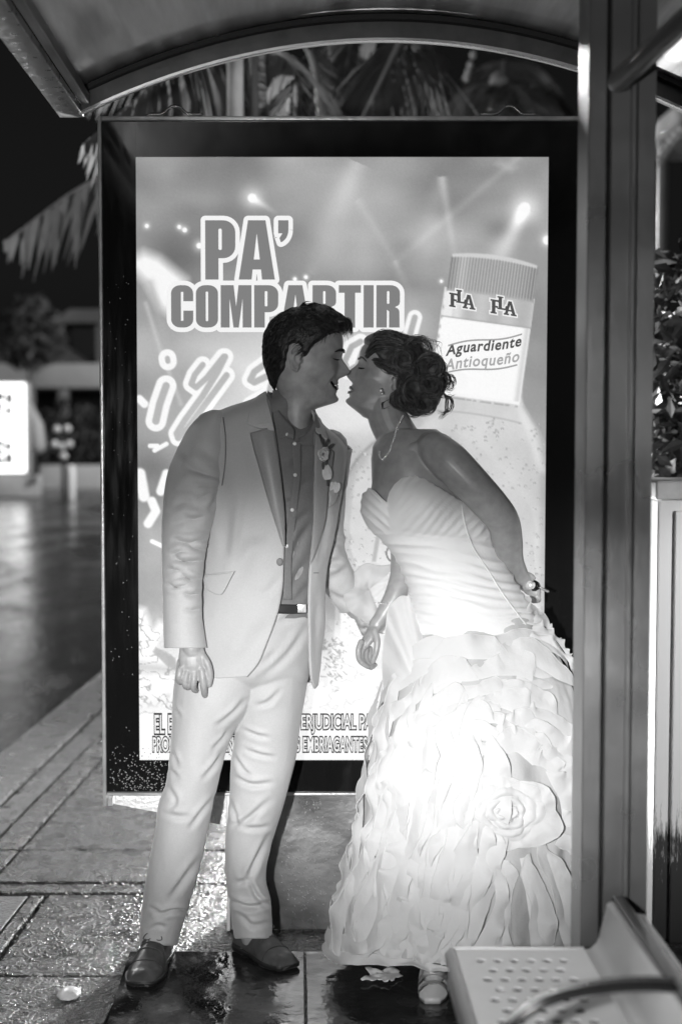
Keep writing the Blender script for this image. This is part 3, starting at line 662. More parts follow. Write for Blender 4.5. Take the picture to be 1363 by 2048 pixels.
for (xa, ya, xb, yb) in ((898, 684, 1047, 661), (886, 740, 1038, 722)):
    t = np.linspace(0, 1, 24); xx = xa+(xb-xa)*t; yy = ya+(yb-ya)*t - 5*np.sin(t*2*np.pi)*0.7
    mk('label_rule', np.concatenate([to_poster(xx, yy-1.7, 2), to_poster(xx, yy+1.7, 2)]), [(i, i+1, 24+i+1, 24+i) for i in range(23)], ink(168), poster, smooth=False)
def serif(ch, cx, cy, h, dark, k):
    """slab letters of the crest"""
    t_ = 0.24
    S = {'F': [[(0.0,0),(0.0,0.12),(0.1,0.12),(0.1,0.88),(0,0.88),(0,1),(0.72,1),(0.72,0.7),(0.6,0.7),(0.56,0.86),(0.36,0.86),(0.36,0.58),(0.55,0.58),(0.55,0.44),(0.36,0.44),(0.36,0.12),(0.46,0.12),(0.46,0)]],
         'L': [[(0,0),(0,0.12),(0.1,0.12),(0.1,0.88),(0,0.88),(0,1),(0.46,1),(0.46,0.88),(0.36,0.88),(0.36,0.14),(0.6,0.14),(0.66,0.34),(0.76,0.34),(0.76,0)]],
         'A': [[(0,0),(0,0.12),(0.08,0.12),(0.32,1),(0.56,1),(0.84,0.12),(0.92,0.12),(0.92,0),(0.5,0),(0.5,0.12),(0.6,0.12),(0.56,0.28),(0.33,0.28),(0.28,0.12),(0.38,0.12),(0.38,0)], [(0.36,0.4),(0.52,0.4),(0.44,0.72)]]}[ch]
    for off, layer, g in ((2.6, 2, 244), (0.0, 3, dark)):
        v, f = flat_mesh([[(a_*h, b_*h) for a_, b_ in s] for s in (S[:1] if off else S)], off)
        x = cx + v[:, 0] - 0.4*h; y = cy - v[:, 1] + 0.5*h
        mk('crest_letter', to_poster(x, y + k*(x-cx), layer + (0 if off == 0 else 0)), f, ink(g), poster, smooth=False)
for cx, cy in ((925, 592), (1008, 605)):
    serif('F', cx-14, cy+2, 28, 84, 0.16); serif('A', cx+13, cy+5, 28, 84, 0.16); serif('L', cx-1, cy-5, 26, 84, 0.16)
# the glass over the poster
gm_ = bpy.data.materials.new('case_glass'); gm_.use_nodes = True; n = gm_.node_tree.nodes; l = gm_.node_tree.links; n.remove(n['Principled BSDF'])
tr = n.new('ShaderNodeBsdfTransparent'); gl = n.new('ShaderNodeBsdfGlossy'); gl.inputs['Roughness'].default_value = 0.06; mx = n.new('ShaderNodeMixShader'); fr = n.new('ShaderNodeFresnel'); fr.inputs[0].default_value = 1.45
l.new(fr.outputs[0], mx.inputs[0]); l.new(tr.outputs[0], mx.inputs[1]); l.new(gl.outputs[0], mx.inputs[2]); l.new(mx.outputs[0], n['Material Output'].inputs[0])
mk('glass_pane', [(PXL, LY+0.001, PZB), (PXR, LY+0.001, PZB), (PXR, LY+0.001, PZT), (PXL, LY+0.001, PZT)], [(0,1,2,3)], gm_, lb, smooth=False)

# ================================================================== the street behind
def frond(mb, base, mid, tip, leaf=0.45, n=46, droop=0.5, rad=0.012, up=(0, 0, 1), wid=0.030, seed=0, sides=(1, -1)):
    """feather frond: a rib with hanging leaflets"""
    r_ = random.Random(seed); c_ = curve3([base, mid, tip], 40); T_ = np.gradient(c_, axis=0); T_ /= np.linalg.norm(T_, axis=1, keepdims=True)
    mb.tube(c_, np.linspace(rad, rad*0.25, 40), 6)
    for i in range(n):
        s_ = 0.12 + 0.87*i/(n-1); k = int(s_*39); p_ = c_[k]; t_ = T_[k]; L = leaf*math.sin(math.pi*min(1, s_*0.80+0.16))*r_.uniform(0.85, 1.1)
        sd = np.cross(t_, np.array(up, float)); sd /= max(np.linalg.norm(sd), 1e-6)
        for s2 in sides:
            d_ = sd*s2*r_.uniform(0.7, 1.0) + t_*r_.uniform(0.45, 0.75) + np.array((0, 0, 1))*r_.uniform(-0.25, 0.10); d_ /= np.linalg.norm(d_)
            q = [p_ + d_*L*u_ - np.array((0, 0, 1))*droop*L*u_**2 for u_ in (0, 0.35, 0.7, 1.0)]
            w_ = np.cross(d_, (0.2, 0.3, 1.0)); w_ /= np.linalg.norm(w_); ww = [wid*0.5, wid, wid*0.7, wid*0.06]
            v = [q[j] + sg*w_*ww[j]*0.5 for j in range(4) for sg in (-1, 1)]; mb.add(v, [(0,1,3,2), (2,3,5,4), (4,5,7,6)])
FROND = M('palm_leaf', 0.17, 0.45, var=0.3, vscale=3, spec=0.5); TRUNK = M('palm_trunk', 0.16, 0.8, var=0.4, vscale=6, stretch=(1, 1, 5), bump=0.8, bscale=12, bstretch=(1, 1, 5), bdist=0.03)
def palm(name, x, y, z, fronds, label, tr=0.11, base_z=0.0):
    o = empty(name, (x, y, base_z), label, 'palm tree')
    zs = np.linspace(base_z, z, 40); mb = MB(); mb.tube(np.stack([x + 0.06*np.sin(zs*0.9), y + 0*zs, zs], -1), tr*(1.15-0.3*(zs-base_z)/(z-base_z)) * (1+0.06*np.sin(zs*40)), 14); mb.build('trunk', TRUNK, o)
    for k, f_ in enumerate(fronds):
        mb = MB(); frond(mb, *[np.array(q, float) for q in f_[:3]], **(dict(seed=k*13+len(label)) | f_[3])); mb.build('frond', FROND, o)
    return o
def ctr(px, py, Y): return P(px, py, Y)
# palm whose crown spreads behind the roof's end, fronds hanging to the left
c1 = P(505, 60, 7.0); C1 = np.array((c1[0], 7.0, c1[2]))
fr = [(C1, P(360, 130, 6.6), P(165, 290, 6.4), dict(leaf=0.42, n=60, droop=0.75, wid=0.022)), (C1, P(330, 60, 6.9), P(150, 150, 6.8), dict(leaf=0.42, n=54, droop=0.6, wid=0.022)),
      (C1, P(430, 100, 7.2), P(300, 235, 7.3), dict(leaf=0.42, n=50, droop=0.7, wid=0.022)), (C1, P(590, 150, 7.2), P(530, 260, 6.9), dict(leaf=0.36, n=40, droop=0.7, wid=0.022)), (C1, P(330, -160, 7.3), P(130, -120, 7.4), dict(leaf=0.5, n=40, wid=0.022)), (C1, P(600, -180, 7.0), P(700, -200, 6.5), dict(leaf=0.5, n=40, wid=0.022))]
palm('palm_tree', float(C1[0]), 7.0, float(C1[2]), fr, 'palm with feathery fronds over the left end of the lightbox', 0.055)
c2 = P(700, -120, 8.5); C2 = np.array((c2[0]+0.2, 8.5, c2[2]))
fr = [(P(600, 60, 8.2), P(632, 150, 8.1), P(640, 330, 8.0), dict(leaf=0.55, n=64, droop=0.25, wid=0.024, rad=0.03, sides=(-1,))), (P(830, 40, 8.0), P(792, 110, 7.9), P(700, 290, 7.8), dict(leaf=0.55, n=64, droop=0.35, wid=0.024, rad=0.05)),
      (P(800, 30, 8.0), P(850, 110, 8.0), P(820, 280, 7.9), dict(leaf=0.42, n=50, droop=0.5, wid=0.022, rad=0.02)), (P(780, 10, 8.3), P(700, 90, 8.4), P(690, 270, 8.4), dict(leaf=0.5, n=60, droop=0.4, wid=0.024)),
      (C2, P(620, -150, 8.2), P(600, 60, 8.2), dict(leaf=0.1, n=6, rad=0.03)), (C2, P(830, -120, 8.1), P(830, 40, 8.0), dict(leaf=0.1, n=6, rad=0.05)), (C2, P(900, -100, 8.6), P(1080, 60, 9.0), dict(leaf=0.5, n=40))]
palm('palm_tree', float(P(690, 300, 8.5)[0]), 8.5, float(C2[2]), fr, 'palm with thick pale stems hanging behind the middle of the roof arch', 0.10)
c3 = P(1010, 165, 12.0); fr = [(c3, P(940, 175, 12), P(860, 240, 11.8), dict(leaf=0.55, n=44, droop=0.7)), (c3, P(1080, 175, 12), P(1150, 240, 12), dict(leaf=0.55, n=44, droop=0.7)), (c3, P(1010, 120, 12.3), P(1060, 130, 12.6), dict(leaf=0.5, n=34, droop=0.6)), (c3, P(990, 190, 11.7), P(960, 250, 11.4), dict(leaf=0.5, n=34, droop=0.6)), (c3, P(1050, 190, 11.7), P(1090, 260, 11.4), dict(leaf=0.5, n=34, droop=0.6))]
palm('palm_tree', float(c3[0]), 12.0, float(c3[2]), fr, 'dim distant palm above the right end of the lightbox', 0.12)
c4 = P(300, 330, 9.5); fr = [(c4, P(170, 372, 9.2), P(8, 486, 9.0), dict(leaf=0.30, n=15, droop=1.5, wid=0.055, rad=0.026)), (c4, P(330, 270, 9.6), P(400, 320, 9.8), dict(leaf=0.4, n=30, droop=1.0))]
palm('palm_tree', float(P(330, 800, 9.5)[0]), 9.5, float(c4[2]), fr, 'palm reaching one drooping frond out left of the lightbox', 0.10)
# poles
pm_ = M('pole_paint', 0.62, 0.4, var=0.15, vscale=10)
q = P(470, 200, 6.2); MBp = MB(); MBp.tube([(q[0], 6.2, 0.0), (q[0], 6.2, 4.2)], 0.036, 20); o = MBp.build('lamp_pole', pm_); tag(o, 'smooth pale lamp pole rising behind the top of the lightbox', 'pole')
q = P(508, 200, 6.6); MBp = MB(); MBp.tube([(q[0], 6.6, 0.0), (q[0], 6.6, 4.2)], 0.022, 16); o = MBp.build('service_pole', M('grey_pole', 0.10, 0.5)); tag(o, 'thin dark pole just right of the pale lamp pole', 'pole')
# strings of small glass beads hanging beyond the roof
def bead_string(pts, n, label, r=0.028):
    mb = MB(); c_ = curve3([P(*k) for k in pts], n)
    for p_ in c_: mb.add(*ellipsoid(p_, (r, r, r*1.2), 8, 6))
    mb.tube(c_, 0.005, 4); o = mb.build('light_string', M('string_glass', 0.35, 0.3)); tag(o, label, 'light string', 'light strings under the trees')
bead_string([(952, 85, 12), (940, 130, 12), (932, 155, 12)], 5, 'upper string of round glass lights right of the palms'); bead_string([(958, 178, 12), (948, 200, 12), (942, 220, 12)], 5, 'lower string of round glass lights just above the case')

# ---- right hand: garden wall with cap, hedge, a pale awning far behind
WALL = bpy.data.materials.new('stained_plaster'); WALL.use_nodes = True
def stain(m, g, z0, z1):
    n = m.node_tree.nodes; l = m.node_tree.links; b = n['Principled BSDF']; b.inputs['Roughness'].default_value = 0.75
    tc = n.new('ShaderNodeTexCoord'); sp = n.new('ShaderNodeSeparateXYZ'); l.new(tc.outputs['Object'], sp.inputs[0])
    mp = n.new('ShaderNodeMapping'); mp.inputs['Scale'].default_value = (60, 60, 9); l.new(tc.outputs['Object'], mp.inputs[0])
    t = n.new('ShaderNodeTexNoise'); t.inputs['Scale'].default_value = 1.0; t.inputs['Detail'].default_value = 6; t.inputs['Roughness'].default_value = 0.7; l.new(mp.outputs[0], t.inputs['Vector'])
    r = n.new('ShaderNodeMapRange'); r.inputs['From Min'].default_value = z0; r.inputs['From Max'].default_value = z1; r.inputs['To Min'].default_value = 0.55; r.inputs['To Max'].default_value = -0.25; l.new(sp.outputs[2], r.inputs['Value'])
    a = n.new('ShaderNodeMath'); a.operation = 'ADD'; l.new(t.outputs['Fac'], a.inputs[0]); l.new(r.outputs[0], a.inputs[1])
    cr = n.new('ShaderNodeValToRGB'); e = cr.color_ramp.elements; e[0].position = 0.55; e[0].color = (g, g, g, 1); e[1].position = 0.72; e[1].color = (0.035, 0.035, 0.035, 1); l.new(a.outputs[0], cr.inputs[0]); l.new(cr.outputs[0], b.inputs['Base Color'])
stain(WALL, 0.72, 0.05, 0.55)
wx0 = float(P(1313, 1200, 3.97)[0]); wt = float(P(1330, 1000, 3.97)[2]); wo = empty('garden_wall', (wx0+0.8, 4.1, 0), 'white plastered garden wall with stained foot at the right edge', 'wall')
MB().box((wx0, 3.97, 0.0), (wx0+2.4, 4.22, wt), 0.006).build('wall_face', WALL, wo, smooth=False, loc=(wx0, 3.97, 0)); MB().box((wx0-0.012, 3.95, wt+0.001), (wx0+2.42, 4.26, wt+0.055), 0.008).build('coping', M('coping_stone', 0.66, 0.7, var=0.2, vscale=14, bump=0.5, bscale=40), wo)
MB().box((wx0+0.045, 3.955, 0.0), (wx0+0.30, 3.969, wt-0.03), 0.004).build('pilaster', WALL, wo, smooth=False, loc=(wx0, 3.955, 0))
LEAFM = M('hedge_leaf', 0.07, 0.35, var=0.5, vscale=20, spec=0.5)
def leafball(mb, c, r, n, size, rnd):
    for k in range(n):
        d_ = rnd.normal(size=3); d_ /= np.linalg.norm(d_); p_ = np.array(c) + d_*np.array(r)*rnd.uniform(0.6, 1.05)
        a = rnd.normal(size=3); a /= np.linalg.norm(a); b = np.cross(a, d_ + 0.3*rnd.normal(size=3)); b /= max(np.linalg.norm(b), 1e-6); s_ = size*rnd.uniform(0.6, 1.2)
        mb.add([p_ - a*s_, p_ + b*s_*0.45 + d_*s_*0.15, p_ + a*s_, p_ - b*s_*0.45 + d_*s_*0.15], [(0,1,2,3)])
hr_ = np.random.default_rng(5); he = empty('hedge', (wx0+0.6, 5.0, 0), 'leafy dark hedge above the white wall at the right edge', 'hedge')
hm_ = MB()
for k in range(26): leafball(hm_, (wx0+0.28+hr_.uniform(0, 1.0), 4.95+hr_.uniform(-0.15, 0.3), hr_.uniform(0.5, 2.0)), (0.24, 0.2, 0.26), 200, 0.045, hr_)
hm_.build('foliage', LEAFM, he, smooth=False); MB().tube([(wx0+0.7, 5.05, 0), (wx0+0.75, 5.05, 0.9)], [0.05, 0.03], 8).build('stem', TRUNK, he)
q0, q1 = P(1314, 232, 14.0), P(1500, 285, 14.0); aw = empty('awning', (float(q0[0])+0.5, 14.0, 0), 'pale awning with a thin post at the upper right edge', 'awning')
MB().box((q0[0], 13.4, q1[2]), (q0[0]+2.5, 15.0, q0[2]), 0.08).build('canopy', M('awning_cloth', 0.45, 0.6), aw); MB().box((q0[0], 13.9, -0.0), (q0[0]+0.09, 14.0, q1[2])).build('post', M('awning_post', 0.2, 0.5), aw)
bq = [P(1318, 320, 13.2), P(1330, 300, 13.2), P(1345, 280, 13.2), P(1362, 262, 13.2)]; mb = MB()
for p_ in curve3(bq, 6): mb.add(*ellipsoid(p_, (0.05, 0.05, 0.06), 8, 6))
o = mb.build('light_string', M('string_glass_pale', 0.6, 0.3)); tag(o, 'slanting string of round glass lights under the pale awning', 'light string', 'light strings under the trees')

# ---- across the road at the left
FY = 34.0
far = MB(); far.box((-60, FY+0.6, -0.119), (60, 70, -0.02)); tag(far.build('far_pavement', M('far_paving', 0.22, 0.5, var=0.2, vscale=2), smooth=False), kind='structure')
sg = empty('illuminated_sign', (float(P(-30, 900, FY)[0]), FY, 0), 'bright white illuminated sign on a pale plinth across the road', 'sign')
a_, b_ = P(-160, 945, FY), P(50, 766, FY)
MB().box((a_[0]-0.05, FY+0.02, a_[2]-0.06), (b_[0]+0.10, FY+0.35, b_[2]+0.06), 0.12).build('cabinet', M('sign_cabinet', 0.35, 0.5), sg)
MB().box((a_[0], FY-0.02, a_[2]), (b_[0], FY+0.03, b_[2]), 0.012).build('lit_panel', emit('sign_light', 0.9, 3.2), sg)
dk = emit('sign_print', 0.10, 1.0)
for (x0, y0, x1, y1) in ((-60, 784, 8, 802), (11, 786, 26, 808), (-60, 806, 8, 818), (11, 812, 24, 830), (-60, 822, 8, 832), (-60, 880, 8, 894), (10, 884, 24, 902), (-60, 898, 8, 910), (10, 906, 26, 928), (-60, 914, 8, 928)):
    c0, c1_ = P(x0, y0, FY-0.03), P(x1, y1, FY-0.03); MB().box((c0[0], FY-0.034, c1_[2]), (c1_[0], FY-0.024, c0[2])).build('printed_block', dk, sg, smooth=False)
q = P(76, 950, FY); MB().box((a_[0]-0.3, FY-0.25, -0.12), (q[0], FY+0.5, a_[2]-0.07), 0.03).build('plinth', M('plinth', 0.55, 0.6, var=0.1, vscale=3), sg)
q0, q1 = P(78, 930, FY+3), P(420, 930, FY+3); o = MB().box((q0[0], FY+3, -0.1), (q1[0], FY+3.3, q0[2]), 0.03).build('low_wall', M('low_wall', 0.55, 0.7, var=0.15, vscale=2)); tag(o, 'long low pale wall across the road behind the bollard', 'wall')
q0, q1 = P(134, 938, FY-1), P(150, 938, FY-1); mb = MB(); mb.tube([((q0[0]+q1[0])/2, FY-1, -0.12), ((q0[0]+q1[0])/2, FY-1, q0[2])], (q1[0]-q0[0])/2, 14); o = mb.build('bollard', M('bollard', 0.85, 0.5)); tag(o, 'white bollard standing before the low wall across the road', 'bollard')
q = P(127, 900, FY-0.5); ds = empty('disc_post', (float(q[0]), FY-0.5, -0.12), 'thin post carrying a cluster of pale round discs across the road', 'post')
MB().tube([(q[0], FY-0.5, -0.12), (q[0], FY-0.5, q[2]+0.5)], 0.05, 8).build('post', DARKMETAL, ds)
for dx, dy in ((114, 858), (134, 857), (109, 888), (124, 893), (138, 888), (127, 912)):
    c_ = P(dx, dy, FY-0.6); MB().tube([c_, c_ + np.array((0, 0.05, 0))], 0.085, 14).build('disc', M('pale_disc', 0.75, 0.4), ds)
q = P(50, 790, FY+1); q1 = P(84, 890, FY+1); pr = empty('folded_parasol', (float(q[0])+0.2, FY+1, 0), 'folded pale parasol leaning beside the illuminated sign', 'parasol')
mb = MB(); mb.tube([(q[0], FY+1, q[2]), ((q[0]*0.4+q1[0]*0.6), FY+1, (q[2]*0.4+q1[2]*0.6)), (q1[0]-0.12, FY+1, q1[2])], [0.05, 0.2, 0.22], 12); mb.build('canopy', M('parasol_cloth', 0.40, 0.7), pr); MB().tube([(q[0]-0.1, FY+1, 0), (q[0]+0.05, FY+1, q[2])], 0.03, 8).build('pole', DARKMETAL, pr)
# the building across the road: fascia, piers, dark openings, pitched roof
BYY = 44.0; bx0, bx1 = float(P(-200, 800, BYY)[0]), float(P(520, 800, BYY)[0]); bd = empty('roadside_building', ((bx0+bx1)/2, BYY, 0), 'low roadside building with pale fascia and dark pitched roof', 'building')
zf0, zf1 = float(P(0, 778, BYY)[2]), float(P(0, 730, BYY)[2])
MB().box((bx0, BYY-1.2, zf0), (bx1, BYY+6, zf1), 0.03).build('fascia', M('fascia', 0.50, 0.7, var=0.25, vscale=0.6), bd); MB().box((bx0+0.2, BYY+1.5, -0.02), (bx1-0.2, BYY+6, zf0-0.01)).build('back_wall', M('back_wall', 0.06, 0.8, var=0.3, vscale=1), bd)
for pxp in (-60, 30, 136, 250, 360): q = P(pxp, 800, BYY); MB().box((q[0]-0.16, BYY-1.0, -0.02), (q[0]+0.16, BYY-0.7, zf0-0.01)).build('pier', M('pier', 0.30, 0.7), bd)
RF = M('roof_tiles', 0.10, 0.7, var=0.4, vscale=2)
zr = float(P(0, 640, BYY)[2]); zr2 = float(P(0, 612, BYY)[2]); za, zb_ = P(70, 600, BYY), P(30, 725, BYY)
def prism(mb, pts, y0, y1): n_ = len(pts); mb.add([(x, y0, z) for x, z in pts] + [(x, y1, z) for x, z in pts], [tuple(range(n_))[::-1], tuple(range(n_, 2*n_))] + [(i, (i+1) % n_, n_+(i+1) % n_, n_+i) for i in range(n_)])
xs = lambda p_: float(P(p_, 700, BYY)[0]); zs_ = lambda p_: float(P(0, p_, BYY)[2])
mb = MB(); prism(mb, [(xs(-150), zs_(729)), (xs(180), zs_(729)), (xs(110), zs_(676)), (xs(72), zs_(640)), (xs(20), zs_(690))], BYY-1.0, BYY+4); mb.build('roof', RF, bd, smooth=False)
mb = MB(); prism(mb, [(xs(90), zs_(640)), (xs(420), zs_(640)), (xs(380), zs_(612)), (xs(130), zs_(612))], BYY+1, BYY+6); mb.build('roof', M('upper_roof', 0.14, 0.7, var=0.3, vscale=1), bd, smooth=False)
MB().box((xs(178), BYY+1.5, zs_(729)), (xs(400), BYY+5.5, zs_(641))).build('upper_wall', M('upper_wall', 0.16, 0.8), bd, smooth=False); MB().box((xs(128), BYY+1.45, zs_(712)), (xs(176), BYY+1.9, zs_(648))).build('opening', DARK_ := M('dark_opening', 0.008, 0.8), bd, smooth=False)
tr_ = empty('street_tree', (float(P(60, 900, 38)[0]), 38.0, 0), 'dark bushy tree in front of the building across the road', 'tree'); mb = MB()
for (x_, y_, r_) in ((64, 620, 0.55), (44, 650, 0.6), (84, 655, 0.6), (30, 690, 0.55), (66, 690, 0.7), (100, 690, 0.5), (50, 705, 0.5)): leafball(mb, P(x_, y_, 38), (r_, r_, r_*0.9), 160, 0.16, hr_)
mb.build('crown', M('tree_leaf', 0.06, 0.6, var=0.5, vscale=2), tr_, smooth=False); MB().tube([(float(P(60, 900, 38)[0]), 38, -0.02), P(64, 700, 38)], [0.14, 0.09], 8).build('trunk', TRUNK, tr_)
mb = MB()
for k in range(26): leafball(mb, P(hr_.uniform(60, 420), hr_.uniform(815, 905), 40.5), (0.7, 0.5, 0.45), 90, 0.14, hr_)
o = mb.build('far_hedge', M('far_hedge_leaf', 0.05, 0.6, var=0.5, vscale=2), smooth=False); tag(o, 'dark hedge under the pale fascia across the road', 'hedge')

# ---- litter on the ground
pc = G(766, 1957, FZ); n_ = 16; gx_, gy_ = np.meshgrid(np.linspace(-1, 1, n_), np.linspace(-1, 1, n_)); rr = 1-0.35*np.abs(np.sin(np.arctan2(gy_, gx_)*2.5)); 
pv = np.stack([pc[0] + 0.055*gx_*rr + 0.01*gy_, pc[1] + 0.050*gy_*rr, FZ + 0.006 + 0.010*np.abs(fbm(np.stack([gx_*2.2, gy_*2.2, 0*gx_+2], -1), 3))], -1); o = MB().grid(pv, False).build('paper_scrap', M('paper', 0.62, 0.7)); solid(o, 0.001); tag(o, 'crumpled pale paper scrap lying on the wet floor by the gown', 'paper')
sc_ = G(138, 1992, 0.0); th_ = np.linspace(0, np.pi/2, 10); a__ = np.linspace(0, 2*np.pi, 40, endpoint=False)
sv = np.array([[(sc_[0] + 0.031*math.cos(t)*math.cos(a)*(1+0.03*math.cos(9*a)), sc_[1] + 0.040*math.cos(t)*math.sin(a)*(1+0.03*math.cos(9*a)), 0.003 + 0.016*math.sin(t)) for a in a__] for t in th_]); o = MB().grid(sv, True, True).build('sea_shell', M('shell', 0.66, 0.35, var=0.1)); tag(o, 'small white domed shell on the pavement at lower left', 'shell')

# ================================================================== people
SKIN = M('skin', 0.32, 0.44, 0.0, var=0.16, vscale=45, bump=0.25, bscale=320, bdist=0.001, sss=0.12, spec=0.45)
SKIN_B = M('skin_tan', 0.31, 0.38, 0.0, var=0.12, vscale=45, bump=0.18, bscale=320, bdist=0.001, sss=0.12, spec=0.5)
HAIR = M('dark_hair', 0.016, 0.42, 0.0, var=0.5, vscale=120, bump=0.5, bscale=500, bdist=0.002, spec=0.5)
HAIR_B = M('brown_hair', 0.065, 0.45, 0.0, var=0.6, vscale=90, bump=0.5, bscale=400, bdist=0.002, spec=0.4)
SUIT = M('pale_suit_cloth', 0.43, 0.62, 0.0, var=0.05, vscale=300, bump=0.22, bscale=900, bdist=0.001, sheen=0.25, spec=0.35)
SHIRT = M('grey_shirt_cloth', 0.16, 0.6, 0.0, var=0.08, vscale=200, bump=0.2, bscale=900, bdist=0.001, sheen=0.15, spec=0.3)
LEATHER = M('shoe_leather', 0.060, 0.33, 0.0, var=0.3, vscale=30, bump=0.25, bscale=220, bdist=0.001, spec=0.5)
SOLE = M('shoe_sole', 0.015, 0.5)
PEARL = M('button_pearl', 0.62, 0.22, 0.0, spec=0.7)
SILVER = M('silver_jewel', 0.85, 0.22, 0.5, var=0.3, vscale=300)
DARK = M('dark_line', 0.012, 0.6)

def evaluated(o, name, mat, parent):
    me = bpy.data.meshes.new_from_object(o.evaluated_get(bpy.context.evaluated_depsgraph_get()))
    bpy.data.objects.remove(o); me.name = name; me.materials.clear(); me.materials.append(mat)
    me.polygons.foreach_set('use_smooth', [True]*len(me.polygons))
    n_ = bpy.data.objects.new(name, me); return link(n_, parent)
def remesh(mb, name, mat, parent, voxel=0.0027, smooth=3):
    o = mb.build('tmp', mat)
    o.location = (0, 0, 0); o.data.transform(Matrix.Translation(Vector(tuple(np.concatenate(mb.v).mean(axis=0)))))
    r = o.modifiers.new('r', 'REMESH'); r.mode = 'VOXEL'; r.voxel_size = voxel
    if smooth:
        s = o.modifiers.new('s', 'SMOOTH'); s.factor = 0.5; s.iterations = smooth
    return evaluated(o, name, mat, parent)

class Loft:
    """rings given as photo rows: (row, left, right, depth centre, half depth)"""
    def __init__(s, rows): s.r = np.array(rows, float); s.py = s.r[:, 0]
    def at(s, py): return hermite(s.py, s.r[:, 1:], py)
    def pt(s, py, th, off=0.0, sq=2.0):
        q = s.at(py); xl, xr, Yc, dh = q[..., 0], q[..., 1], q[..., 2], q[..., 3]
        c, si = np.cos(th), np.sin(th)
        c = np.sign(c)*np.abs(c)**(2/sq); si = np.sign(si)*np.abs(si)**(2/sq)
        Y = Yc + (dh+off)*si; px = (xl+xr)/2 + ((xr-xl)/2 + off*F/Yc)*c
        return PV(px, py, Y)
    def grid(s, n=96, m=120, off=0.0, sq=2.0, y0=None, y1=None):
        py = np.linspace(s.py[0] if y0 is None else y0, s.py[-1] if y1 is None else y1, m); th = np.linspace(0, 2*np.pi, n, endpoint=False)
        a, b = np.meshgrid(py, th, indexing='ij'); return s.pt(a, b, off, sq)
    def front(s, px, py, off=0.0):
        px = np.asarray(px, float); py = np.asarray(py, float)
        q = s.at(py); k = np.clip((px-(q[..., 0]+q[..., 1])/2)/((q[..., 1]-q[..., 0])/2), -0.985, 0.985)
        return PV(px, py, q[..., 2] - q[..., 3]*np.sqrt(1-k*k) - off)
def PV(px, py, Y):
    u = (px - VX)/F; v = (py - 1024)/F; c, s = math.cos(TH), math.sin(TH); t = Y/(c - v*s)
    return np.stack([u*t, Y + 0*px, CZ + t*(-s - v*c)], -1)
def normals(A, closed=True):
    du = (np.roll(A, -1, 1) - np.roll(A, 1, 1)) if closed else np.gradient(A, axis=1)
    dv = np.gradient(A, axis=0); n = np.cross(du, dv); n /= np.maximum(np.linalg.norm(n, axis=-1, keepdims=True), 1e-9); return n
def creased(A, folds, closed=True, outward=1.0, amp=1.0, ripple=0.0, rs=(30, 60), wmul=1.0):
    """press folds (photo polylines, width px, depth m) into the side of A that faces the camera"""
    N = normals(A, closed); c = A.reshape(-1, 3).mean(axis=0)
    if np.mean(np.sum(N*(A-c), -1)) < 0: N = -N
    px, py = PXA(A[..., 0], A[..., 1], A[..., 2]); face = sstep(-0.15, 0.25, -N[..., 1]) ; d = np.zeros(px.shape)
    for pts, w_, dep in folds:
        w_ = w_*wmul; pts = hermite(np.linspace(0, 1, len(pts)), np.array(pts, float), np.linspace(0, 1, 9)) if len(pts) > 2 else pts
        best = np.full(px.shape, 1e9); tt = np.zeros(px.shape); sd = np.zeros(px.shape); L = len(pts)-1
        for i in range(L):
            (ax, ay), (bx, by) = pts[i], pts[i+1]; dx, dy = bx-ax, by-ay; t = np.clip(((px-ax)*dx+(py-ay)*dy)/(dx*dx+dy*dy), 0, 1)
            ex, ey = px-ax-t*dx, py-ay-t*dy; e = np.hypot(ex, ey); k = e < best
            best = np.where(k, e, best); tt = np.where(k, (i+t)/L, tt); sd = np.where(k, np.sign(dx*ey-dy*ex), sd)
        s_ = best*sd/w_; taper = np.sin(np.pi*np.clip(tt*0.86+0.07, 0, 1))
        d += dep*taper*(-np.exp(-s_**2) + 0.75*np.exp(-((s_+1.7)/1.1)**2) + 0.35*np.exp(-((s_-1.9)/1.2)**2))
    if ripple:
        q = np.stack([px/rs[0], py/rs[1], A[..., 1]*20], -1); d = d + ripple*fbm(q, 3)
        return A + N*(d*face + ripple*fbm(q+9, 2)*(1-face))[..., None]*amp
    return A + N*(d*face)[..., None]*amp
def strip(rA, rB, nA, nB, f):
    """sheet between two photo polylines, put in depth by f(px, py)"""
    a = hermite(np.linspace(0, 1, len(rA)), np.array(rA, float), np.linspace(0, 1, nA)); b = hermite(np.linspace(0, 1, len(rB)), np.array(rB, float), np.linspace(0, 1, nA))
    t = np.linspace(0, 1, nB)[None, :, None]; q = a[:, None]*(1-t) + b[:, None]*t
    return f(q[..., 0], q[..., 1])
def sheet(name, A, mat, parent, th=0.003, closed=False):
    o = MB().grid(A, closed).build(name, mat, parent); return solid(o, th, 0.0)
def ribbons(paths, width, rnd=None):
    """paths (S,K,3) -> flat tapering hair ribbons"""
    S, K = paths.shape[:2]; T = np.gradient(paths, axis=1); T /= np.maximum(np.linalg.norm(T, axis=-1, keepdims=True), 1e-9)
    r = rnd if rnd is not None else rng.standard_normal((S, 1, 3)); side = np.cross(T, np.broadcast_to(r, T.shape)); side /= np.maximum(np.linalg.norm(side, axis=-1, keepdims=True), 1e-9)
    tp = np.interp(np.linspace(0, 1, K), [0, 0.15, 0.7, 1], [0.7, 1, 0.8, 0.12])[None, :, None]*width/2
    V = np.stack([paths - side*tp, paths + side*tp], 2).reshape(-1, 3)
    b = (np.arange(S)*K*2)[:, None] + np.arange(K-1)[None]*2; b = b.reshape(-1)
    return V, [tuple(q) for q in np.stack([b, b+1, b+3, b+2], -1)]

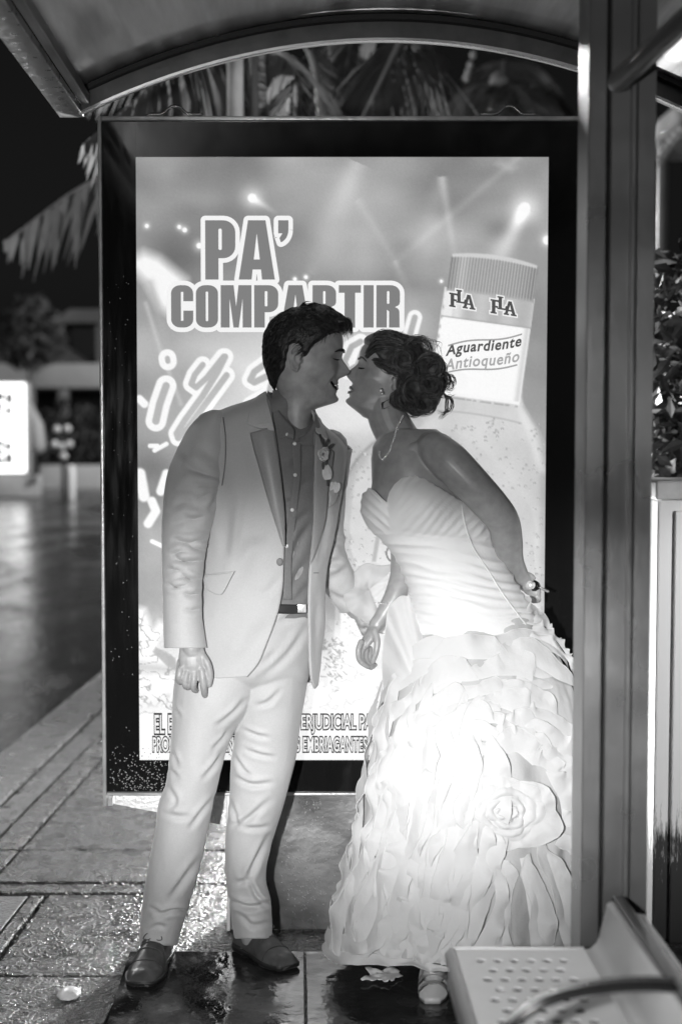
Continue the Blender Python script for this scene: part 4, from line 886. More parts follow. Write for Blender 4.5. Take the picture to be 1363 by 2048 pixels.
# ---- head in its own frame: x forward, y to the side, z up from the chin
def head_param(smile=0.0, fem=0.0):
    zk = np.array([-0.13, -0.10, -0.06, -0.030, -0.014, -0.004, 0.006, 0.020, 0.035, 0.050, 0.070, 0.100, 0.118, 0.135, 0.160, 0.190, 0.210, 0.224, 0.2315, 0.2345])
    fr = np.array([0.022, 0.022, 0.020, 0.020, 0.026, 0.050, 0.074, 0.083, 0.081, 0.080, 0.083, 0.086, 0.084, 0.092, 0.094, 0.086, 0.068, 0.044, 0.024, 0.006])
    bk = np.array([-0.066, -0.065, -0.064, -0.063, -0.063, -0.064, -0.066, -0.069, -0.073, -0.078, -0.086, -0.095, -0.098, -0.099, -0.098, -0.087, -0.070, -0.046, -0.026, -0.008])
    wd = np.array([0.060, 0.058, 0.055, 0.053, 0.053, 0.053, 0.054, 0.057, 0.061, 0.064, 0.068, 0.0725, 0.0745, 0.0765, 0.0770, 0.070, 0.057, 0.038, 0.022, 0.006])
    if fem: wd = wd*np.where(zk < 0.0, 0.86, 0.96); fr = fr - 0.004*np.exp(-((zk-0.135)/0.012)**2); bk = np.where(zk < 0.0, bk*0.86, bk)
    z = np.concatenate([np.linspace(-0.13, -0.03, 22), np.linspace(-0.027, 0.15, 110), np.linspace(0.153, 0.2345, 40)]); th = np.linspace(0, 2*np.pi, 150, endpoint=False)
    K = hermite(zk, np.stack([fr, bk, wd], -1), z); f, b, w_ = K[:, 0][:, None], K[:, 1][:, None], K[:, 2][:, None]
    cx = np.interp(z, [-0.03, 0.0, 0.06, 0.2], [-0.017, -0.022, -0.018, -0.004])[:, None]
    c, s = np.cos(th)[None], np.sin(th)[None]; zz = np.repeat(z[:, None], 150, 1)
    pw = np.interp(z, [-0.03, 0.0, 0.05, 0.12, 0.2], [1.0, 0.92, 0.90, 0.80, 0.95])[:, None]
    x = np.where(c > 0, cx + (f-cx)*np.abs(c)**pw, cx + (b-cx)*np.abs(c)**0.95); y = w_*np.sign(s)*np.abs(s)**0.94 + 0*x
    # jaw: draw the sides in below the ear line towards the chin
    ya = np.abs(y); fwd = sstep(-0.02, 0.05, x)
    gs = lambda a_, s_: np.exp(-(a_/s_)**2)
    nose = hermite([0.060, 0.068, 0.073, 0.079, 0.086, 0.093, 0.105, 0.118, 0.130, 0.140], [0, 0.004, 0.014, 0.0245, 0.0300, 0.0265, 0.0185, 0.0105, 0.0035, 0], zz) * (1 - 0.12*fem)
    nsig = np.interp(zz, [0.066, 0.074, 0.086, 0.10, 0.12, 0.14], [0.0150, 0.0150, 0.0105, 0.0085, 0.0080, 0.011])
    dx = nose*np.exp(-(ya/nsig)**2.6) * fwd
    dx += 0.006*gs(ya-0.0135, 0.0055)*gs(zz-0.0765, 0.006)*fwd                    # nostril wings
    lip = hermite([0.026, 0.033, 0.0385, 0.043, 0.0465, 0.050, 0.0545, 0.060, 0.067], [0, 0.0015, 0.0060, 0.0055, 0.0012, 0.0055, 0.0070, 0.0038, 0], zz)
    dx += lip*np.exp(-(ya/0.022)**2)*fwd*(1.1 if fem else 0.8)
    dx += 0.0065*gs(zz-0.011, 0.011)*np.exp(-(ya/0.020)**2)*fwd - 0.003*gs(zz-0.027, 0.006)*np.exp(-(ya/0.022)**2)*fwd
    dx += -0.0115*gs(zz-0.121, 0.0095)*gs(ya-0.031, 0.0145)*fwd + 0.0068*gs(zz-0.1185, 0.0068)*gs(ya-0.0315, 0.0110)*fwd   # socket, lid over the eye
    dx += (0.0048-0.003*fem)*gs(zz-0.137, 0.0065)*gs(ya-0.028, 0.020)*fwd           # brow
    dr = 0.004*gs(zz-0.094, 0.014)*gs(ya-0.056, 0.018)*fwd - 0.0035*gs(zz-0.052, 0.018)*gs(ya-0.055, 0.016)*fwd - 0.003*gs(zz-0.15, 0.02)*gs(ya-0.072, 0.012)*fwd
    if smile:
        dr = dr + 0.0075*gs(zz-0.078, 0.013)*gs(ya-0.043, 0.014)*fwd
        zm = 0.0455 + 0.012*(ya/0.030)**2; op = np.interp(ya, [0, 0.022, 0.033, 0.036], [0.0068, 0.0060, 0.0028, 0.001])
        dx -= 0.0135*np.exp(-((zz-zm)/op)**4)*(1-sstep(0.031, 0.036, ya))*fwd
        dx -= 0.0035*gs((ya-0.036)-(0.066-zz)*0.25, 0.0035)*gs(zz-0.060, 0.013)*fwd   # crease beside the mouth
        dr = dr + 0.003*gs(ya-0.044, 0.006)*gs(zz-0.058, 0.014)*fwd
    ca = np.cos(np.arctan2(y, x-cx)); sa = np.sin(np.arctan2(y, x-cx))
    x = x + dx + dr*ca; y = y + dr*sa
    return np.stack([x, y, zz], -1), z, th
def ear(side=-1):
    """ear pieces around the head frame; side -1 faces the camera for a head looking to +x"""
    out = []; c = np.array((-0.018, side*0.0775, 0.112)); R = Matrix.Rotation(math.radians(14), 3, 'Y')
    rim = [(0.010, 0.012, 0.006), (0.011, 0.006, 0.020), (0.002, 0.008, 0.031), (-0.012, 0.012, 0.030), (-0.020, 0.014, 0.018), (-0.019, 0.013, 0.002), (-0.012, 0.010, -0.014), (-0.003, 0.006, -0.026), (0.006, 0.003, -0.027), (0.008, 0.001, -0.018)]
    pts = np.array([c + np.array(R @ Vector((a_, side*(b_-0.003), d_))) for a_, b_, d_ in rim]); out.append(tube(curve3(pts, 40), np.interp(np.linspace(0, 1, 40), [0, 0.5, 0.8, 1], [0.0028, 0.0036, 0.0052, 0.004]), 8))
    out.append(tube(curve3([c + np.array(R @ Vector(q)) for q in ((-0.004, side*0.006, 0.020), (-0.010, side*0.009, 0.010), (-0.009, side*0.008, -0.004), (-0.002, side*0.005, -0.012))], 20), 0.0032, 8))
    out.append(ellipsoid(c + np.array((-0.005, side*0.001, 0.002)), (0.0155, 0.0048, 0.027), 16, 10)); out.append(ellipsoid(c + np.array((0.008, side*0.001, -0.004)), (0.0045, 0.005, 0.007), 10, 8))
    return out
class Frame:
    """places head-frame points in the scene"""
    def __init__(s, origin, heading, pitch, roll=0.0, scale=1.0):
        s.o = np.asarray(origin, float); s.s = scale
        s.R = np.array(Matrix.Rotation(heading, 3, 'Z') @ Matrix.Rotation(-pitch, 3, 'Y') @ Matrix.Rotation(roll, 3, 'X'))
    def __call__(s, v): return (np.asarray(v, float)*s.s) @ s.R.T + s.o
def finger(mb, pts, r0=0.0092, r1=0.0068, n=8): mb.add(*tube(curve3(pts, 12), np.linspace(r0, r1, 12), n))

# ------------------------------------------------------------------ the man
man = empty('person', (float(P(430, 1900, 3.82)[0]), 3.82, 0.0), 'man in pale suit and open-necked grey shirt leaning towards the bride', 'person')
J = lambda x, y, Y: P(x, y, Y)
MY = 3.82
hm = Frame(P(609, 808, 3.80), math.radians(-4), math.radians(-2), 0.0, 1.03)
HP, hz, hth = head_param(smile=1.0)
body = MB()
body.grid(hm(HP), True, True)
for s_ in (-1, 1):
    for v, f in ear(s_): body.add(hm(v), f)
T = Loft([(800, 548, 622, 3.82, 0.05), (830, 500, 625, 3.82, 0.06), (860, 430, 645, 3.82, 0.08), (930, 412, 668, 3.82, 0.10), (1072, 418, 652, 3.82, 0.10), (1200, 410, 632, 3.82, 0.098), (1330, 380, 598, 3.83, 0.075), (1385, 420, 560, 3.84, 0.04)])
body.grid(T.grid(40, 60), True, True)
for pts, rd in (([(425, 865, 3.80), (390, 960, 3.77), (370, 1080, 3.745), (370, 1190, 3.725), (384, 1300, 3.70)], [0.05, 0.045, 0.038, 0.034, 0.026]),
                ([(660, 895, 3.86), (650, 1000, 3.885), (658, 1120, 3.925), (684, 1172, 3.945), (710, 1220, 3.96)], [0.05, 0.044, 0.038, 0.034, 0.026]),
                ([(425, 1390, 3.81), (388, 1560, 3.81), (335, 1760, 3.81), (318, 1880, 3.82)], [0.07, 0.055, 0.042, 0.036]),
                ([(545, 1390, 3.83), (525, 1560, 3.84), (498, 1730, 3.85), (505, 1870, 3.86)], [0.07, 0.055, 0.042, 0.036])):
    k = curve3([J(*q) for q in pts], 30); body.add(*tube(k, np.interp(np.linspace(0, 1, 30), np.linspace(0, 1, len(rd)), rd), 16))
# feet inside the shoes
for h_, t_ in (((322, 1890, 3.84), (290, 1955, 3.68)), ((498, 1885, 3.88), (560, 1920, 3.78))): body.add(*tube([J(*h_), J(*t_)], [0.03, 0.026], 12))
# right hand, back of the hand to the camera
HY_ = 3.690
body.add(*tube(curve3([J(383, 1292, HY_+0.012), J(384, 1312, HY_+0.006), J(385, 1340, HY_)], 10), np.array([0.0150, 0.0152, 0.0155, 0.0160, 0.0165, 0.0168, 0.0168, 0.0164, 0.0155, 0.0135]), 18, True, 2.15))
for k0, k1, k2, k3, r_ in (((361, 1338), (358, 1352), (357, 1361), (362, 1365), 0.0098), ((374, 1344), (371, 1360), (371, 1371), (375, 1375), 0.0104), ((389, 1346), (387, 1364), (387, 1376), (391, 1381), 0.0106), ((403, 1340), (406, 1364), (408, 1382), (410, 1391), 0.0102)):
    finger(body, [J(*k0, HY_-0.004), J(*k1, HY_-0.010), J(*k2, HY_-0.002), J(*k3, HY_+0.014)], r_, r_*0.84, 10)
    body.add(*tube(curve3([J((k0[0]+384)/2, 1322, HY_-0.002), J(*k0, HY_-0.0065)], 6), 0.0066, 8))      # tendon and knuckle
finger(body, [J(405, 1312, HY_+0.004), J(415, 1328, HY_-0.002), J(420, 1350, HY_-0.004), J(418, 1369, HY_+0.002)], 0.0112, 0.0085, 10)
# left hand, hidden in the cloth
body.add(*tube([J(712, 1224, 3.965), J(724, 1246, 3.965)], [0.014, 0.015], 12, True, 2.0))
for dx in (-14, -5, 4, 13): finger(body, [J(726+dx*0.6, 1246, 3.965), J(732+dx*0.6, 1260, 3.955), J(734+dx*0.5, 1268, 3.965)], 0.0085, 0.007)
finger(body, [J(724, 1232, 3.955), J(734, 1244, 3.945), J(740, 1254, 3.945)], 0.010, 0.008)
body_o = remesh(body, 'body', SKIN, man, 0.0026, 2)
# teeth, eye line, brow
def face_strip(fr, pts, w_, mat, name, parent, lift=0.0015, th=0.0012):
    a = curve3(pts, 14); tp = np.sin(np.pi*np.linspace(0.08, 0.92, 14))[:, None]*w_/2
    up = np.array((0, 0, 1.0)); A = np.stack([a + up*tp, a - up*tp], 1); o = MB().grid(fr(A), False).build(name, mat, parent); return solid(o, th, 0.0)
TEETH = M('teeth', 0.55, 0.25, spec=0.6)
face_strip(hm, [(0.0800, -0.026, 0.0520), (0.0835, -0.014, 0.0475), (0.0850, 0.0, 0.0460), (0.0835, 0.014, 0.0475), (0.0800, 0.026, 0.0520)], 0.0115, TEETH, 'teeth', body_o)
for s_ in (-1, 1):
    face_strip(hm, [(0.0835, s_*0.022, 0.1165), (0.0835, s_*0.031, 0.1150), (0.0790, s_*0.040, 0.1150), (0.0720, s_*0.047, 0.1175)], 0.0030, DARK, 'eyelashes', body_o, th=0.004)
    face_strip(hm, [(0.0965, s_*0.012, 0.1360), (0.0960, s_*0.024, 0.1400), (0.0890, s_*0.038, 0.1405), (0.0770, s_*0.052, 0.1350)], 0.0075, HAIR, 'eyebrow', body_o, th=0.005)
# hair
zz = HP[..., 2]; xx = HP[..., 0]
ang = np.abs(np.arctan2(HP[..., 1], HP[..., 0]+0.01))*180/np.pi      # 0 at the brow, 180 at the nape
line = np.interp(ang, [0, 25, 42, 55, 66, 78, 86, 92, 104, 112, 122, 150, 180], [0.182, 0.184, 0.176, 0.160, 0.152, 0.120, 0.118, 0.150, 0.152, 0.146, 0.085, 0.048, 0.040])
mask = sstep(-0.004, 0.008, zz-line)
thick = np.interp(zz, [0.03, 0.07, 0.12, 0.17, 0.21, 0.2345], [0.007, 0.011, 0.013, 0.014, 0.017, 0.016]) + 0.012*np.exp(-((ang-0)/38)**2)*sstep(0.17, 0.20, zz) + 0.0018*fbm(HP*60, 2)
nrm = normals(HP); cc = np.array((-0.005, 0, 0.11)); nrm = np.where(np.sum(nrm*(HP-cc), -1, keepdims=True) < 0, -nrm, nrm)
HS = HP + nrm*((mask*thick - (1-mask)*0.006)[..., None])
hair = MB(); hair.grid(hm(HS), True, True)
sel = np.argwhere((mask > 0.55)); sel = sel[rng.integers(0, len(sel), 5200)]
root = HS[sel[:, 0], sel[:, 1]]; rn = nrm[sel[:, 0], sel[:, 1]]
back = np.array((-0.9, 0, -0.75)); fwd_ = np.array((1.0, 0, 0.1)); topw = sstep(0.165, 0.205, root[:, 2])[:, None]*sstep(-0.07, 0.02, root[:, 0])[:, None]
dirv = back*(1-topw) + fwd_*topw + 0.30*rng.standard_normal((len(root), 3)); dirv -= rn*np.sum(dirv*rn, -1, keepdims=True); dirv /= np.linalg.norm(dirv, axis=-1, keepdims=True)
Ls = rng.uniform(0.014, 0.028, (len(root), 1)); K_ = np.linspace(0, 1, 5)[None, :, None]
pth = (root - rn*0.003)[:, None] + dirv[:, None]*Ls[:, None]*K_ + rn[:, None]*(0.0055*np.sin(K_*2.2)) - (rn*0.5+dirv*0)[:, None]*Ls[:, None]*0.35*K_**2
hair.add(*ribbons(hm(pth), 0.0016))
# quiff locks over the brow
for k in range(240):
    y_ = random.uniform(-0.052, 0.045); a_ = np.array((random.uniform(0.040, 0.075), y_, random.uniform(0.205, 0.222)))
    b_ = a_ + np.array((random.uniform(0.025, 0.040), random.uniform(-0.01, 0.006), random.uniform(-0.004, 0.006))); c_ = b_ + np.array((random.uniform(0.004, 0.014), random.uniform(-0.008, 0.008), -random.uniform(0.010, 0.034)))
    c_[0] = min(c_[0], 0.116); hair.add(*ribbons(hm(curve3([a_, b_, c_], 7))[None], 0.0022))
hair.build('hair', HAIR, man)

# shirt
jr = [(788, 528, 606, MY, 0.040), (800, 498, 616, MY, 0.062), (815, 452, 628, MY, 0.080), (832, 418, 634, MY, 0.095), (852, 404, 650, MY, 0.108), (872, 399, 675, MY, 0.118), (899, 397, 692, MY, 0.126), (943, 396, 690, MY, 0.132), (1009, 396, 680, MY, 0.132), (1072, 400, 668, MY, 0.127), (1127, 398, 656, MY, 0.124),
      (1182, 390, 650, MY, 0.126), (1237, 376, 649, MY, 0.130), (1310, 360, 642, MY, 0.130), (1380, 350, 636, MY, 0.128)]
JL = Loft(jr)
sr = [(r[0], r[1]+14, r[2]-9, r[3], r[4]-0.020) for r in jr if 800 <= r[0] <= 1240]
SL = Loft([(780, 545, 616, 3.815, 0.050), (792, 540, 620, 3.815, 0.058)] + [(815, 470, 626, MY, 0.072)] + sr[2:] )
A = SL.grid(110, 150)
A = creased(A, [([(590, 985), (615, 960)], 7, 0.004), ([(574, 1062), (622, 1020)], 8, 0.006), ([(572, 1150), (600, 1080), (628, 1030)], 8, 0.007), ([(566, 1010), (590, 1000)], 6, 0.004), ([(580, 940), (612, 905)], 8, 0.004), ([(575, 1190), (612, 1120)], 9, 0.005), ([(588, 1205), (614, 1170)], 7, 0.005), ([(560, 960), (575, 1040), (570, 1100)], 7, 0.004)], ripple=0.0022, rs=(40, 50))
shirt = MB().grid(A, True).build('shirt', SHIRT, man)
sf = lambda off: (lambda x, y: SL.front(x, y, off))
sheet('placket', strip([(581, 884), (586, 940), (580, 1010), (572, 1075), (567, 1130), (566, 1200)], [(602, 880), (602, 940), (595, 1010), (588, 1075), (583, 1130), (584, 1200)], 60, 6, sf(0.004)), SHIRT, shirt, 0.002)
for bx, by in ((589, 887), (590, 950), (584, 1020), (573, 1092)):
    c = SL.front(bx, by, 0.0075); mb = MB(); mb.add(*ellipsoid(c, (0.0052, 0.0020, 0.0052), 14, 8)); mb.build('button', PEARL, shirt)
# collar: a band standing round the neck and two folded points
def collar_side(rA, rB, Yr, name='collar'):
    a = curve3([P(x, y, Yy) for (x, y), Yy in zip(rA, Yr)], 24); b = curve3([P(x, y, Yy) for (x, y), Yy in zip(rB, [q-0.010 for q in Yr])], 24); t = np.linspace(0, 1, 8)[None, :, None]
    A_ = a[:, None]*(1-t) + b[:, None]*t; A_[..., 1] -= 0.006*np.sin(np.pi*t[..., 0]); return sheet(name, A_, SHIRT, shirt, 0.0028)
collar_side([(536, 781), (549, 806), (566, 832), (583, 852), (589, 862)], [(533, 790), (541, 836), (550, 880), (570, 874), (587, 880)], [3.80, 3.762, 3.742, 3.728, 3.722])
collar_side([(626, 816), (630, 836), (624, 850), (612, 866), (597, 876)], [(640, 842), (642, 862), (634, 885), (622, 892), (603, 890)], [3.81, 3.765, 3.748, 3.735, 3.726])
ang_ = np.linspace(math.radians(-12), math.radians(192), 50); cb = []
for yy, ex in ((862, 0), (784, -2)):
    cb.append([P(580 + (42+ex)*math.cos(t) + (0.10*(830-yy)*0), yy + 14*math.sin(-t)*0, 3.795 + 0.062*math.sin(t)) - np.array((0, 0, 0.018*(math.cos(t)+1)*(1 if yy < 800 else 0.4))) for t in ang_])
sheet('collar_band', np.array(cb).transpose(1, 0, 2), SHIRT, shirt, 0.003)
c = P(575, 869, 3.716); MB().add(*ellipsoid(c, (0.0056, 0.0022, 0.0056), 14, 8)).build('button', PEARL, shirt)

# jacket body: from the front edge on one side round the back to the other
xLk = np.array([(780, 528), (800, 538), (835, 545), (870, 551), (995, 566), (1083, 568), (1127, 567), (1182, 564), (1233, 553), (1292, 531), (1332, 513), (1356, 493), (1380, 480)], float)
xRk = np.array([(780, 606), (812, 622), (844, 632), (880, 630), (965, 629), (1053, 627), (1127, 621), (1207, 617), (1273, 618), (1354, 622), (1380, 631)], float)
def jacket_grid(n=170, m=190, off=0.0):
    t = np.linspace(0, 1, n)[None]; s_ = np.linspace(0, 1, m)[:, None]
    top = 788 + 0*t; bot = np.interp(t, [0, 0.08, 0.9, 1], [1354, 1357, 1366, 1378]); py = top + (bot-top)*s_
    q = JL.at(py); mid = (q[..., 0]+q[..., 1])/2; hw = (q[..., 1]-q[..., 0])/2
    kL = np.clip((hermite(xLk[:, 0], xLk[:, 1], py)-mid)/hw, -0.97, 0.97); kR = np.clip((hermite(xRk[:, 0], xRk[:, 1], py)-mid)/hw, -0.97, 0.985)
    thL = -np.arccos(kL); thR = -np.arccos(kR); u = t**1.0; th = thL + (thR - 2*np.pi - thL)*u
    return JL.pt(py, th, off)
A = jacket_grid()
jf = [([(470, 1160), (500, 1100), (545, 1090)], 16, 0.005), ([(486, 990), (478, 1060), (470, 1140)], 5, 0.0018), ([(455, 1000), (450, 1120)], 14, 0.006), ([(540, 1240), (500, 1300), (470, 1340)], 16, 0.004), ([(650, 960), (652, 1040), (640, 1120)], 7, 0.004), ([(634, 1180), (632, 1320)], 8, 0.004), ([(470, 880), (500, 960)], 20, 0.004), ([(560, 1150), (540, 1180), (520, 1190)], 8, 0.003)]
A = creased(A, jf, closed=False, ripple=0.0022, rs=(70, 70))
jacket = MB().grid(A, False).build('jacket', SUIT, man); solid(jacket, 0.006, -1.0)
jfn = lambda off: (lambda x, y: JL.front(x, y, off))
# lapels and collar
LAPEL = M('lapel_cloth_dark', 0.27, 0.45, 0.0, var=0.05, vscale=200, bump=0.1, bscale=900, bdist=0.001, sheen=0.2)  # lapel cloth set darker than the rest of the jacket
def lapel(rA, rB, off=0.009, name='lapel', n=50, roll=0.006):
    a = strip(rA, rB, n, 12, jfn(off)); w_ = np.sin(np.linspace(0, np.pi, 12))[None]; a[..., 1] -= roll*w_; return sheet(name, a, LAPEL if name == 'lapel' else SUIT, jacket, 0.004)
lapel([(500, 866), (508, 900), (517, 932), (539, 1009), (556, 1062), (566, 1092)], [(546, 852), (552, 890), (559, 935), (567, 1010), (569, 1062), (569, 1093)])
lapel([(531, 783), (514, 794), (501, 805)], [(549, 862), (515, 856), (494, 848)], 0.013, 'jacket_collar', 20, 0.003)
lapel([(531, 783), (538, 815), (545, 848)], [(512, 796), (512, 826), (512, 852)], 0.0125, 'jacket_collar', 20, 0.004)
lapel([(628, 862), (628, 920), (628, 990), (625, 1060), (620, 1130)], [(668, 905), (662, 945), (655, 985), (650, 1040), (632, 1100)], 0.008, roll=0.004)
lapel([(622, 818), (628, 840), (632, 864)], [(640, 838), (650, 862), (658, 884)], 0.011, 'jacket_collar', 16, 0.003)
# front edge of the near-right panel, pocket flap, welt, buttons
fl = strip([(402, 1150), (430, 1148), (468, 1144)], [(414, 1180), (440, 1190), (466, 1148)], 26, 10, jfn(0.013)); sheet('pocket_flap', fl, SUIT, jacket, 0.003)
MB().tube(JL.front(np.linspace(400, 469, 20), np.linspace(1149.5, 1143.5, 20), 0.007), 0.0018, 6).build('pocket_welt', SUIT, jacket)
sheet('pocket_welt', strip([(657, 985), (659, 1000), (656, 1016)], [(675, 972), (677, 987), (671, 1004)], 10, 6, jfn(0.007)), SUIT, jacket, 0.003)
c = JL.front(559, 1124, 0.011); MB().add(*ellipsoid(c, (0.0085, 0.0022, 0.0105), 20, 8)).build('button', M('suit_button', 0.16, 0.6), jacket)
c = JL.front(631, 1146, 0.006); MB().box(c-np.array((0.008, 0.001, 0.001)), c+np.array((0.008, 0.001, 0.001))).build('buttonhole', M('thread', 0.12, 0.7), jacket)
# sleeve nearest the road, with its bunched folds
slr = [(822, 424, 440, 3.81, 0.030), (828, 408, 448, 3.808, 0.045), (838, 396, 454, 3.805, 0.056), (854, 382, 455, 3.80, 0.064), (880, 366, 455, 3.79, 0.068), (907, 353, 452, 3.782, 0.070), (943, 339, 448, 3.772, 0.070), (998, 330, 437, 3.758, 0.068), (1064, 326, 417, 3.745, 0.063), (1127, 327, 405, 3.735, 0.058), (1189, 328, 401, 3.725, 0.054), (1237, 329, 402, 3.715, 0.052), (1296, 331, 411, 3.705, 0.050)]
SV = Loft(slr); A = SV.grid(110, 210)
zf = lambda pts: [(260+x*0.3668, 760+y*0.3668) for x, y in pts]
folds = [(zf(p), w_*0.3668*1.25, d) for p, w_, d in (([(330, 555), (420, 580), (500, 575)], 16, 0.006), ([(310, 480), (420, 520), (505, 545)], 14, 0.0035), ([(300, 740), (350, 755), (400, 742)], 15, 0.007), ([(215, 800), (300, 770), (420, 830)], 22, 0.004), ([(250, 875), (320, 885), (405, 870)], 14, 0.008), ([(300, 900), (350, 915), (400, 925)], 13, 0.007), ([(220, 950), (260, 940), (290, 930)], 12, 0.005), ([(240, 965), (300, 990), (385, 985)], 14, 0.009), ([(215, 1030), (250, 1035), (285, 1030)], 12, 0.005), ([(275, 1060), (320, 1085), (380, 1090)], 14, 0.009), ([(215, 1115), (250, 1130), (330, 1110)], 11, 0.006), ([(290, 1160), (330, 1172), (375, 1165)], 14, 0.007), ([(300, 1255), (340, 1255), (378, 1245)], 12, 0.004), ([(250, 620), (320, 600), (400, 640)], 22, 0.004), ([(250, 700), (300, 660), (360, 680)], 20, 0.004), ([(380, 640), (430, 620), (480, 605)], 16, 0.006), ([(430, 700), (455, 660), (490, 600)], 16, 0.006), ([(260, 420), (330, 470), (420, 500)], 22, 0.0035), ([(350, 330), (420, 400), (490, 450)], 26, 0.003))]
A = creased(A, folds, ripple=0.0007, rs=(50, 30), wmul=0.95, amp=1.3)
sleeve = MB().grid(A, True).build('sleeve', SUIT, jacket); solid(sleeve, 0.004, -1.0)
MB().add(*[q for q in ellipsoid(P(428, 850, 3.80), (0.03, 0.05, 0.028), 20, 12)]).build('shoulder_pad', SUIT, jacket)
# far sleeve
pts = curve3([J(*q) for q in ((672, 890, 3.86), (655, 960, 3.885), (648, 1050, 3.905), (656, 1122, 3.925), (684, 1172, 3.945), (706, 1212, 3.955))], 90)
rd = np.interp(np.linspace(0, 1, 90), [0, 0.2, 0.45, 0.6, 0.8, 1], [0.045, 0.055, 0.054, 0.054, 0.050, 0.041]); Tn, U_, V_ = frames(pts); a_ = np.linspace(0, 2*np.pi, 48, endpoint=False)
A = pts[:, None] + rd[:, None, None]*(np.cos(a_)[None, :, None]*U_[:, None] + np.sin(a_)[None, :, None]*V_[:, None])
z3 = lambda pts: [(640+x*0.1952, 880+y*0.1952) for x, y in pts]
A = creased(A, [(z3(p), 7, d) for p, d in (([(110, 1060), (180, 1050), (260, 1110)], 0.008), ([(60, 1270), (150, 1250), (250, 1280)], 0.007), ([(60, 1390), (180, 1370), (300, 1300)], 0.007), ([(60, 1560), (150, 1600), (260, 1650)], 0.008), ([(60, 1440), (160, 1430), (250, 1420)], 0.005))], ripple=0.003, rs=(25, 25))
far_s = MB().grid(A, True).build('sleeve', SUIT, jacket); solid(far_s, 0.004, -1.0)
# seam of the armhole
MB().tube(np.array([JL.front(x, y, 0.004) for x, y in curve3([(446, 835, 0), (451, 880, 0), (450, 925, 0), (444, 970, 0)], 20)[:, :2]]), 0.0016, 6).build('armhole_seam', M('seam', 0.16, 0.7), jacket)

# trousers
PL = Loft([(1209, 396, 640, MY, 0.112), (1225, 390, 638, MY, 0.114), (1262, 374, 634, MY, 0.116), (1330, 356, 622, MY, 0.117), (1368, 356, 610, MY, 0.098), (1388, 400, 580, MY, 0.062), (1398, 450, 540, MY, 0.03)])
L1 = Loft([(1320, 354, 545, 3.815, 0.104), (1370, 347, 528, 3.812, 0.108), (1400, 345, 514, 3.808, 0.108), (1428, 344, 496, 3.805, 0.104), (1451, 343, 477, 3.803, 0.097), (1519, 339, 447, 3.80, 0.083), (1570, 331, 436, 3.80, 0.077), (1600, 319, 428, 3.80, 0.074), (1657, 311, 416, 3.80, 0.072), (1737, 295, 398, 3.805, 0.071), (1800, 285, 381, 3.81, 0.069), (1850, 280, 366, 3.815, 0.067), (1892, 277, 354, 3.82, 0.066)])
L2 = Loft([(1320, 452, 621, 3.83, 0.100), (1380, 458, 612, 3.83, 0.100), (1412, 464, 607, 3.832, 0.096), (1459, 470, 600, 3.834, 0.088), (1519, 463, 590, 3.838, 0.080), (1578, 460, 576, 3.84, 0.075), (1637, 455, 559, 3.845, 0.072), (1697, 450, 540, 3.85, 0.069), (1756, 452, 532, 3.855, 0.067), (1800, 458, 542, 3.858, 0.066), (1878, 469, 545, 3.855, 0.068)])
z4 = lambda pts: [(220+x*0.3962, 1380+y*0.3962) for x, y in pts]
f1 = [(z4(p), w_, d) for p, w_, d in (([(240, 1140), (330, 1115), (400, 1130)], 6, 0.009), ([(300, 1060), (380, 950), (450, 850)], 9, 0.007), ([(200, 1100), (260, 1130)], 6, 0.006), ([(400, 700), (460, 620), (530, 540)], 7, 0.006), ([(270, 620), (340, 640), (400, 640)], 8, 0.004), ([(290, 480), (330, 560), (300, 600)], 7, 0.004), ([(470, 450), (530, 380), (575, 310)], 7, 0.006), ([(520, 300), (570, 250), (600, 200)], 6, 0.005), ([(320, 90), (350, 130)], 6, 0.004), ([(310, 300), (340, 380)], 6, 0.004), ([(300, 400), (340, 440)], 6, 0.004), ([(540, 180), (620, 120), (680, 50)], 7, 0.006), ([(190, 1220), (240, 1190), (280, 1200)], 6, 0.005))]
f2 = [(z4(p), w_, d) for p, w_, d in (([(605, 560), (640, 660), (620, 680)], 6, 0.006), ([(620, 700), (700, 650), (800, 560)], 8, 0.006), ([(640, 690), (740, 700), (800, 690)], 7, 0.005), ([(700, 950), (720, 900), (800, 740)], 8, 0.009), ([(600, 1060), (700, 1100), (800, 1080)], 7, 0.010), ([(700, 960), (740, 1040), (790, 1090)], 6, 0.008), ([(640, 980), (690, 960)], 8, 0.006), ([(670, 200), (740, 230), (800, 240)], 6, 0.005), ([(680, 300), (760, 330), (830, 340)], 6, 0.005), ([(630, 440), (720, 480), (820, 470)], 7, 0.006), ([(650, 1130), (720, 1190), (800, 1180)], 7, 0.005), ([(740, 80), (800, 60), (860, 0)], 7, 0.005), ([(620, 320), (670, 400), (700, 430)], 6, 0.005))]
tro = MB()
tro.grid(creased(PL.grid(110, 80), [(zf(p), 7, d) for p, d in (([(800, 1330), (880, 1290), (960, 1280)], 0.005), ([(700, 1640), (860, 1500), (960, 1350)], 0.006), ([(720, 1560), (800, 1480)], 0.004), ([(850, 1290), (930, 1270)], 0.004))], ripple=0.0018, rs=(60, 60)), True, True)
tro.grid(creased(L1.grid(90, 200), f1, ripple=0.0016, rs=(45, 90), amp=1.35, wmul=0.75), True, True); tro.grid(creased(L2.grid(90, 200), f2, ripple=0.0016, rs=(45, 90), amp=1.35, wmul=0.75), True, True)
trousers = remesh(tro, 'trousers', SUIT, man, 0.0032, 4)
bl_ = strip([(548, 1208), (582, 1209), (622, 1208)], [(546, 1227), (582, 1228), (622, 1226)], 20, 5, lambda x, y: PL.front(x, y, 0.006)); sheet('belt', bl_, M('belt_leather', 0.03, 0.4), trousers, 0.003)
